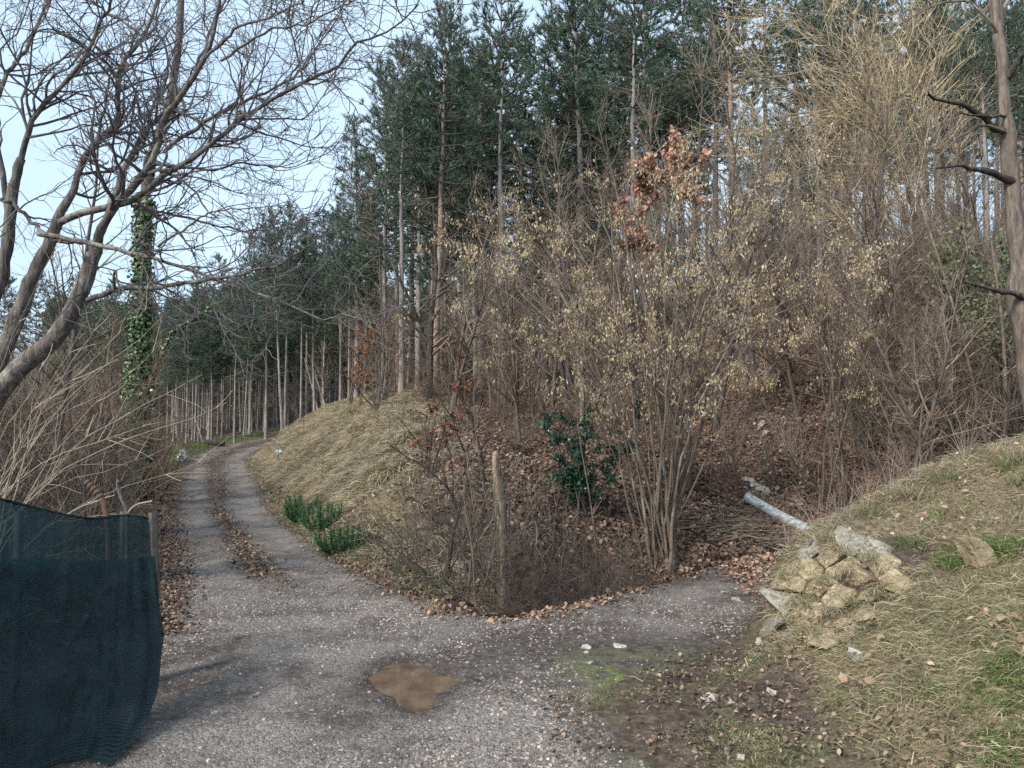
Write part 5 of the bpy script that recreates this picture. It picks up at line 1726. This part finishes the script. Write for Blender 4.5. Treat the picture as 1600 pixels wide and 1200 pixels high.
obj('log_body', Geo().tube(spline(P, 10)[None], (np.full(10, .17) * (1 + rng.normal(0, .06, 10)))[None], 9).mesh('log_body', M['darkwood']), t)
for e_ in (P[0], P[-1]):
    bmx = Geo().tube(np.stack([e_ + [-.012, 0, 0], e_ + [.012, 0, 0]])[None], np.array([[.165, .004]]) if e_[0] > 0 else np.array([[.004, .165]]), 9)
    obj('cut_end', bmx.mesh('cut_end', M['deadwood'], False), t)
# heap of flat grey slabs on the leafy slope, and a leaning white one above it
for i, (px, py, w_, h_, rz_, mt, lab) in enumerate([(1168, 748, 18, 6, 0, 'rock_white', 'thin flat slab lying topmost of the grey heap'), (1180, 758, 22, 10, .3, 'rock_white', 'pale tilted slab in the grey heap'), (1178, 768, 24, 8, .1, 'rock_grey', 'dark-edged slab in the middle of the grey heap'),
                                                    (1192, 765, 22, 7, -.3, 'rock_white', 'right-hand slab of the grey heap'), (1196, 774, 14, 12, 0, 'rock', 'round tan stone under the grey heap'), (1190, 664, 11, 18, .9, 'rock_white', 'white stone leaning on the leafy slope above the heap'), (1197, 677, 11, 14, .7, 'rock_white', 'grey-white stone just below the leaning white one')]):
    c = hit(px, py + 4, 9.5)
    k = c[1] / 1200
    tag(obj('stone_slab', rock_mesh('stone_slab', (w_ * k, w_ * k * .8, h_ * k), M[mt], 14, 130 + i), None, c + np.array([0, 0, .03]), (.35, .2 + rz_ * .3, rz_)), lab, 'stone')

# pale sloping streak behind the brush pile, built as a grey tube
a_, b_ = hit(1166, 786, 9.5), hit(1262, 846, 9.5)
P = spline(np.array([a_ + [0, 0, .10], (a_ + b_) / 2 + [.06, 0, .08], b_ + [.1, -.05, .12]]), 14)
P = P - a_
m, nd, lk, bs = new_mat('pale_grey_tube')
tcn = nd.new('ShaderNodeTexCoord'); t1 = noise(nd, lk, 14, 6, .7, tcn.outputs['Object'])
r = ramp(nd, [(.13, .14, .15), (.34, .365, .39), (.56, .59, .62)], [.3, .5, .7]); lk.new(t1.outputs['Fac'], r.inputs['Fac'])
lk.new(r.outputs['Color'], bs.inputs['Base Color']); bs.inputs['Roughness'].default_value = .6
t = thing('streak_tube', 'pale grey streak built as a tube on the leafy slope behind the brush pile', 'pipe', a_)
obj('tube', Geo().tube(P[None], np.full((1, 14), .095), 12).mesh('streak_tube_body', m), t)
obj('rim', Geo().tube(np.stack([P[0] - (P[1] - P[0]) * .1, P[0], P[0] + (P[1] - P[0]) * .15, P[0] + (P[1] - P[0]) * .25])[None], np.array([[.08, .106, .106, .094]]), 12).mesh('streak_tube_rim', m), t)
# ------------------------------------------------------------------ ground cover: nobody could count it
def sample(n, bx, by, weight, near=6.0, pw=1.4):
    """points in a rectangle, thinned by a weight and by distance from where the eye can tell pieces apart"""
    out = []
    tot = 0
    while tot < n:
        x = rng.uniform(*bx, n); y = rng.uniform(*by, n)
        d = np.hypot(x, y)
        p = weight(x, y) * np.minimum(1, (near / d) ** pw)
        k = rng.random(n) < p
        out.append(np.stack([x[k], y[k]], 1)); tot += k.sum()
        if len(out) > 60: break
    q = np.concatenate(out)[:n]
    return q[:, 0], q[:, 1]


def lay_leaves(name, label, n, bx, by, weight, mat, size, near=8, lift=.012, pw=1.4):
    x, y = sample(n, bx, by, weight, near, pw)
    N = len(x)
    nr = normals(x, y)
    pos = np.stack([x, y, np.maximum(height(x, y), ground_z(x, y)) + lift + rng.random(N) * .02], 1)
    d = unit(rng.normal(size=(N, 3)))
    d = unit(d - (d * nr).sum(1, keepdims=True) * nr + nr * rng.normal(.12, .22, (N, 1)))
    L = rng.uniform(*size, N)
    v, F = leaves(pos, d, unit(nr + rng.normal(0, .35, (N, 3))), L, L * rng.uniform(.45, .8, N), .22)
    return tag(obj(name, make_mesh(name, v, F, M[mat])), label, 'leaves', kind='stuff')


def w_north(x, y):
    lf, gr, gn = zones(x, y)
    s = road_s(x, y)[0]
    return np.where(inpoly(NORTH, x, y), (np.maximum(lf, .12) * sst(-.1, .3, s) + .38 * gr) * np.clip(.6 + 1.3 * fbm(x * .9, y * .9, 19), .12, 1), 0)


lay_leaves('leaf_litter', 'brown leaf litter covering the wooded slope', 62000, (-9, 15), (7.5, 27), w_north, 'litter', (.05, .10), 9)


def w_edge(x, y):
    s, zr, d1, d2 = road_s(x, y)
    n = inpoly(NORTH, x, y)
    return np.where(n & (x > -2.6), np.exp(-((s + .05) / .22) ** 2), 0) * (.4 + fbm(x * 2, y * 2, 9)) + np.where(x > 2.6, .7 * np.exp(-((s + .5) / .5) ** 2), 0) * (y > 7.6)


lay_leaves('edge_leaves', 'orange fallen leaves drifted along the track edge', 7000, (-3, 8), (7, 13), w_edge, 'litter_orange', (.035, .075), 9)


def w_lane(x, y):
    s, zr, d1, d2 = road_s(x, y)
    n = inpoly(NORTH, x, y)
    strip = np.exp(-((d1 + 1.2) / .19) ** 2) * sst(8.5, 10.5, y) * np.clip(.62 + .9 * fbm(x * 1.1, y * 1.1, 66), .15, 1)
    left = np.where(~n & (x < -2), np.exp(-((d1 + .02) / .28) ** 2), 0)
    right = np.where(n & (x < -1.5), .6 * np.exp(-((d1 - .1) / .25) ** 2), 0)
    return strip + left + right


lay_leaves('lane_leaves', 'dull brown leaves on the lane crown and verges', 20000, (-15, -1), (7, 40), w_lane, 'litter', (.025, .065), 10, .02)
lay_leaves('thicket_leaves', 'brown leaves under the left thicket', 9000, (-16, -2.6), (6, 30), lambda x, y: np.where(~inpoly(NORTH, x, y) & (road_s(x, y)[0] > .1), 1.0, 0), 'litter', (.06, .12), 9)
w_bank = lambda x, y: np.where(~inpoly(NORTH, x, y) & (x > .4), sst(.0, .4, road_s(x, y)[0]) * (.012 + .988 * sst(.04, .3, bank_h(x, y))), 0)
lay_leaves('bank_leaves', 'scattered dry leaves on the grassy bank', 800, (.4, 7), (2.4, 8.2), lambda x, y: w_bank(x, y) * np.clip(.25 + 2.2 * fbm(x * .9, y * .9, 55), 0, 1), 'paleleaf', (.03, .065), 5, .04)
lay_leaves('verge_litter', 'small brown leaf bits and debris on the mossy verge', 2400, (.2, 3.2), (3.2, 7.2), lambda x, y: np.where(~inpoly(NORTH, x, y), ((road_s(x, y)[0] > -.5) & (bank_h(x, y) < .35)) * np.clip(.35 + 2 * fbm(x * 1.5, y * 1.5, 59), 0, 1), 0), 'litter', (.012, .045), 6, .012)
# near leaves large enough to be picked out one by one
x, y = sample(46, (1.0, 4.2), (3.6, 7.0), lambda x, y: w_bank(x, y) * np.clip(.2 + 3 * fbm(x * 1.3, y * 1.3, 57), 0, 1), 6)
lfm = []
for k in range(4):
    v, F = leaves(np.zeros((1, 3)), np.array([[1., 0, .1]]), np.array([[0, 0, 1.]]), np.array([.075]), np.array([.05]), .6)
    lfm.append(make_mesh('dry_leaf', v - v.mean(0), F, M['paleleaf']))
for i in range(len(x)):
    tag(obj('dry_leaf', lfm[i % 4], None, (x[i], y[i], H(x[i], y[i]) + .06), (rng.normal(0, .5), rng.normal(0, .5), rng.uniform(0, 6.28)), rng.uniform(.6, 1.1)), 'curled pale brown leaf lying on the grassy bank', 'leaf', 'dry leaves on the bank')


def lay_grass(name, label, n, bx, by, weight, mat, ln, wd, lie, near=6, pw=1.4, clump=0, gvec=None):
    """lie 0 = upright .. 1 = pressed down the slope"""
    if clump:
        cx, cy = sample(n // clump, bx, by, weight, near, pw)
        x = np.repeat(cx, clump) + rng.normal(0, .045, len(cx) * clump)
        y = np.repeat(cy, clump) + rng.normal(0, .045, len(cy) * clump)
    else:
        x, y = sample(n, bx, by, weight, near, pw)
    N = len(x)
    nr = normals(x, y)
    dn = np.stack([nr[:, 0], nr[:, 1], -(nr[:, 0] ** 2 + nr[:, 1] ** 2) / np.maximum(nr[:, 2], .2)], 1)
    dn = dn / np.maximum(np.linalg.norm(dn, axis=1, keepdims=True), .05)
    rd = rng.normal(size=(N, 3)); rd[:, 2] *= .3
    d0 = unit(nr * (1 - lie * .75) + dn * lie * .7 + rd * .42)
    d1 = unit(nr * (.55 - lie * .55) + dn * (.3 + lie) + rd * .6 + np.array([0, 0, -.15]))
    pos = np.stack([x, y, ground_z(x, y) - .01], 1)
    L = rng.uniform(*ln, N); W = rng.uniform(*wd, N)
    v, F = blades(pos, d0, d1, L, W)
    return tag(obj(name, make_mesh(name, v, F, M[mat])), label, 'grass', kind='stuff')


def w_knoll(x, y):
    lf, gr, gn = zones(x, y)
    return np.where(inpoly(NORTH, x, y), gr * np.clip(.65 + 1.5 * fbm(x * .8, y * .8, 12), .05, 1), 0)


lay_grass('knoll_grass', 'matted dry grass on the knoll beside the lane', 60000, (-14, 2), (8.5, 36), w_knoll, 'grass_dry', (.14, .45), (.008, .018), .7, 14, 1.3, 9)
lay_grass('knoll_green_grass', 'patches of green grass among the dry grass of the knoll', 20000, (-12, 0), (10, 30), lambda x, y: w_knoll(x, y) * np.clip(2.5 * fbm(x * .6, y * .6, 14) + .25, 0, 1), 'grass_mix', (.10, .25), (.010, .018), .5, 14, 1.3)
lay_grass('verge_dry_grass', 'yellow grass fringe along the right edge of the lane', 9000, (-14, -.8), (8, 36), lambda x, y: np.where(inpoly(NORTH, x, y), np.exp(-((road_s(x, y)[0] - .25) / .3) ** 2), 0), 'grass_mix', (.08, .22), (.008, .015), .4, 12, 1.3)
not_bare = lambda x, y: 1 - .93 * np.clip(1.5 * np.exp(-((x - 2.95) / .45) ** 2 - ((y - 6.35) / .35) ** 2), 0, 1) - .6 * np.clip(2.5 * fbm(x * 1.6, y * 1.6, 58) - .25, 0, 1) * 0.9
green_f = lambda x, y: np.clip(.35 + 2.4 * fbm(x * .75 + 3, y * .75, 51), 0, 1)
lay_grass('bank_dry_grass', 'dry tangled grass over the right bank', 52000, (.8, 8), (2.2, 8.8), lambda x, y: w_bank(x, y) * not_bare(x, y) * (1.05 - .75 * green_f(x, y)), 'grass_dry', (.05, .22), (.003, .007), .7, 5, 1.0)
lay_grass('bank_mixed_grass', 'short green and straw grass over the right bank', 50000, (.5, 8), (2.2, 8.8), lambda x, y: w_bank(x, y) * not_bare(x, y) * (.35 + .8 * green_f(x, y)), 'grass_mix', (.03, .12), (.003, .007), .4, 5, 1.0, 8)
lay_grass('bank_green_tufts', 'bright green grass tufts on the bank and its foot', 15000, (.5, 7), (2.6, 8.6), lambda x, y: w_bank(x, y) * np.clip(4.5 * fbm(x * 1.1, y * 1.1, 52) - .6, 0, 1), 'grass_green', (.06, .17), (.004, .008), .25, 5, 1.0, 24)
lay_grass('verge_green_grass', 'thin green grass on the muddy verge of the junction', 14000, (.2, 3.0), (3.0, 7.2), lambda x, y: np.maximum(road_attr(x, y)['mossy'], .8 * ((bank_h(x, y) < .25) & (road_s(x, y)[0] > -.2) & (x > .2))) * np.clip(2.5 * fbm(x * 2.2, y * 2.2, 53) + .1, 0, 1), 'grass_mix', (.025, .07), (.003, .006), .3, 6, 1.0, 12)
lay_grass('grove_grass', 'short green grass at the foot of the pine grove', 12000, (-26, -9), (26, 52), lambda x, y: np.where(~inpoly(NORTH, x, y), np.exp(-((road_s(x, y)[0] - 1.4) / 1.5) ** 2), 0), 'grass_green', (.08, .2), (.015, .03), .2, 30, 1.0)
lay_grass('weedy_ground_cover', 'low green weeds at the ditch edge left of the snag', 2600, (-2.2, -.6), (7.9, 10.2), lambda x, y: np.where(inpoly(NORTH, x, y), np.exp(-((road_s(x, y)[0] - .35) / .25) ** 2) * np.clip(3 * fbm(x * 2, y * 2, 54) + .3, 0, 1), 0), 'ivy', (.05, .12), (.012, .03), .2, 8, 1.0, 8)
lay_grass('lane_crown_grass', 'thin dull grass along the crown of the lane', 7000, (-15, -2), (8, 36), lambda x, y: np.exp(-((road_s(x, y)[2] + 1.2) / .22) ** 2) * sst(8, 10, y) * np.clip(.5 + 2 * fbm(x * 1.4, y * 1.4, 67), 0, 1), 'grass_mix', (.03, .10), (.006, .012), .4, 10, 1.2, 6)
# strands of dry grass overhanging the crest of the bank
for i, (px, py) in enumerate([(1590, 722), (1575, 735), (1560, 715), (1480, 752), (1420, 778), (1365, 810), (1300, 850), (1598, 760)]):
    b = hit(px, py)
    n = 130
    a = rng.uniform(0, 6.28, n)
    o_ = np.stack([np.cos(a), np.sin(a), np.zeros(n)], 1)
    d0 = unit(o_ * .6 + np.array([0, 0, 1.0]) + rng.normal(0, .15, (n, 3)))
    d1 = unit(o_ * 1.0 + np.array([-.3, -.2, -.45]) + rng.normal(0, .2, (n, 3)))
    v, F = blades(rng.normal(0, .04, (n, 3)) * [1, 1, .1], d0, d1, rng.uniform(.18, .38, n), rng.uniform(.004, .007, n))
    t = obj('grass_tussock', make_mesh('grass_tussock', v, F, M['grass_dry'] if i % 2 == 0 else M['grass_mix']), None, b + [0, 0, -.02])
    tag(t, 'tussock of long drooping straw grass on the bank crest', 'grass', 'tussocks on the bank crest')
# grass rooted in the joints of the outcrop
for i, (px, py) in enumerate([(1232, 908), (1262, 898), (1296, 915), (1330, 900), (1362, 880), (1392, 905), (1345, 950), (1305, 962), (1268, 948), (1240, 975), (1285, 995), (1222, 1000), (1382, 935), (1320, 868)]):
    b = hit(px, py)
    n = 90
    a = rng.uniform(0, 6.28, n)
    o_ = np.stack([np.cos(a), np.sin(a), np.zeros(n)], 1)
    d0 = unit(o_ * .7 + np.array([-.35, -.3, .9]) + rng.normal(0, .2, (n, 3)))
    d1 = unit(o_ * .8 + np.array([-.5, -.4, -.35]) + rng.normal(0, .2, (n, 3)))
    v, F = blades(rng.normal(0, .05, (n, 3)) * [1, 1, .3], d0, d1, rng.uniform(.07, .22, n), rng.uniform(.003, .006, n))
    tag(obj('rock_grass_tuft', make_mesh('rock_grass_tuft', v, F, M[['grass_mix', 'grass_dry'][i % 2]]), None, b + outward * .05), 'small grass tuft rooted in a joint of the rock outcrop', 'grass', 'tufts in the outcrop joints')
# the bright green broom clump by the lane
for i, (px, py, s_) in enumerate([(470, 815, 1.0), (502, 832, 1.05), (534, 866, .8)]):
    b = hit(px, py)
    t = thing('green_broom', ['bright green bushy broom at the foot of the knoll', 'second green broom clump, right of the first', 'smallest green broom clump, lowest by the lane edge'][i], 'bush', b)
    ns_ = 44
    a = rng.uniform(0, 6.28, ns_); sp = np.sqrt(rng.random(ns_))
    o_ = np.stack([np.cos(a), np.sin(a), np.zeros(ns_)], 1) * sp[:, None]
    tip = o_ * rng.uniform(.3, .62, (ns_, 1)) + np.stack([np.zeros(ns_)] * 2 + [rng.uniform(.15, .48, ns_)], 1) * s_
    st_ = np.stack([o_ * .14 + [0, 0, -.05], o_ * .2 + tip * .45, tip], 1)
    tag(obj('stems', Geo().tube(st_, np.full((ns_, 3), .005), 4).mesh('broom_stems', M['twig_dark']), t), kind='stuff')
    pos, d = along(st_, 2600, (.1, 1))
    n = len(pos)
    d0 = unit(d * .8 + rng.normal(0, .45, (n, 3)) + [0, 0, .3])
    d1 = unit(d0 + rng.normal(0, .25, (n, 3)))
    v, F = blades(pos, d0, d1, rng.uniform(.06, .2, n) * s_, rng.uniform(.006, .012, n))
    tag(obj('shoots', make_mesh('broom_shoots', v, F, M['broom']), t), kind='stuff')


# ------------------------------------------------------------------ loose gravel on the road
def lay_stones(name, label, n, bx, by, weight, size, near, pw):
    x, y = sample(n, bx, by, weight, near, pw)
    N = len(x)
    base = np.array([(-1, -1, -.6), (1, -1, -.6), (1, 1, -.6), (-1, 1, -.6), (-.75, -.7, .6), (.7, -.75, .6), (.75, .7, .6), (-.7, .75, .6)])
    sz = size[0] + (size[1] - size[0]) * rng.random(N) ** 3
    v = base[None] * (1 + rng.uniform(-.35, .35, (N, 8, 3)))
    v = v * sz[:, None, None] * .5 * np.stack([np.ones(N), rng.uniform(.6, 1, N), rng.uniform(.4, .9, N)], 1)[:, None]
    a = rng.uniform(0, 6.28, N); ca, sa = np.cos(a)[:, None], np.sin(a)[:, None]
    X = v[..., 0] * ca - v[..., 1] * sa; Yq = v[..., 0] * sa + v[..., 1] * ca
    z = road_z(x, y) + sz * .10
    V = np.stack([X + x[:, None], Yq + y[:, None], v[..., 2] + z[:, None]], 2).reshape(-1, 3)
    q = np.array([(4, 5, 6, 7), (0, 1, 5, 4), (1, 2, 6, 5), (2, 3, 7, 6), (3, 0, 4, 7)])
    F = (np.arange(N)[:, None, None] * 8 + q[None]).reshape(-1, 4)
    return tag(obj(name, make_mesh(name, V, F, M['stone'])), label, 'gravel', kind='stuff')


def w_road(x, y):
    a = road_attr(x, y)
    near = (y > 3) & (y < 8)
    pd = np.full(x.shape, 9.0)
    pd[near] = polysd(PUD, x[near], y[near])
    return (road_edge(x, y) < .05) * (1 - .7 * a['mossy']) * (1 - .55 * a['muddy']) * np.clip(.45 + 2.2 * fbm(x * .9, y * .9, 33), .04, 1) * (pd > .02)


lay_stones('loose_gravel', 'loose grey gravel over the lane and junction', 24000, (-8, 5), (3.2, 15), w_road, (.006, .026), 5, 1.3)
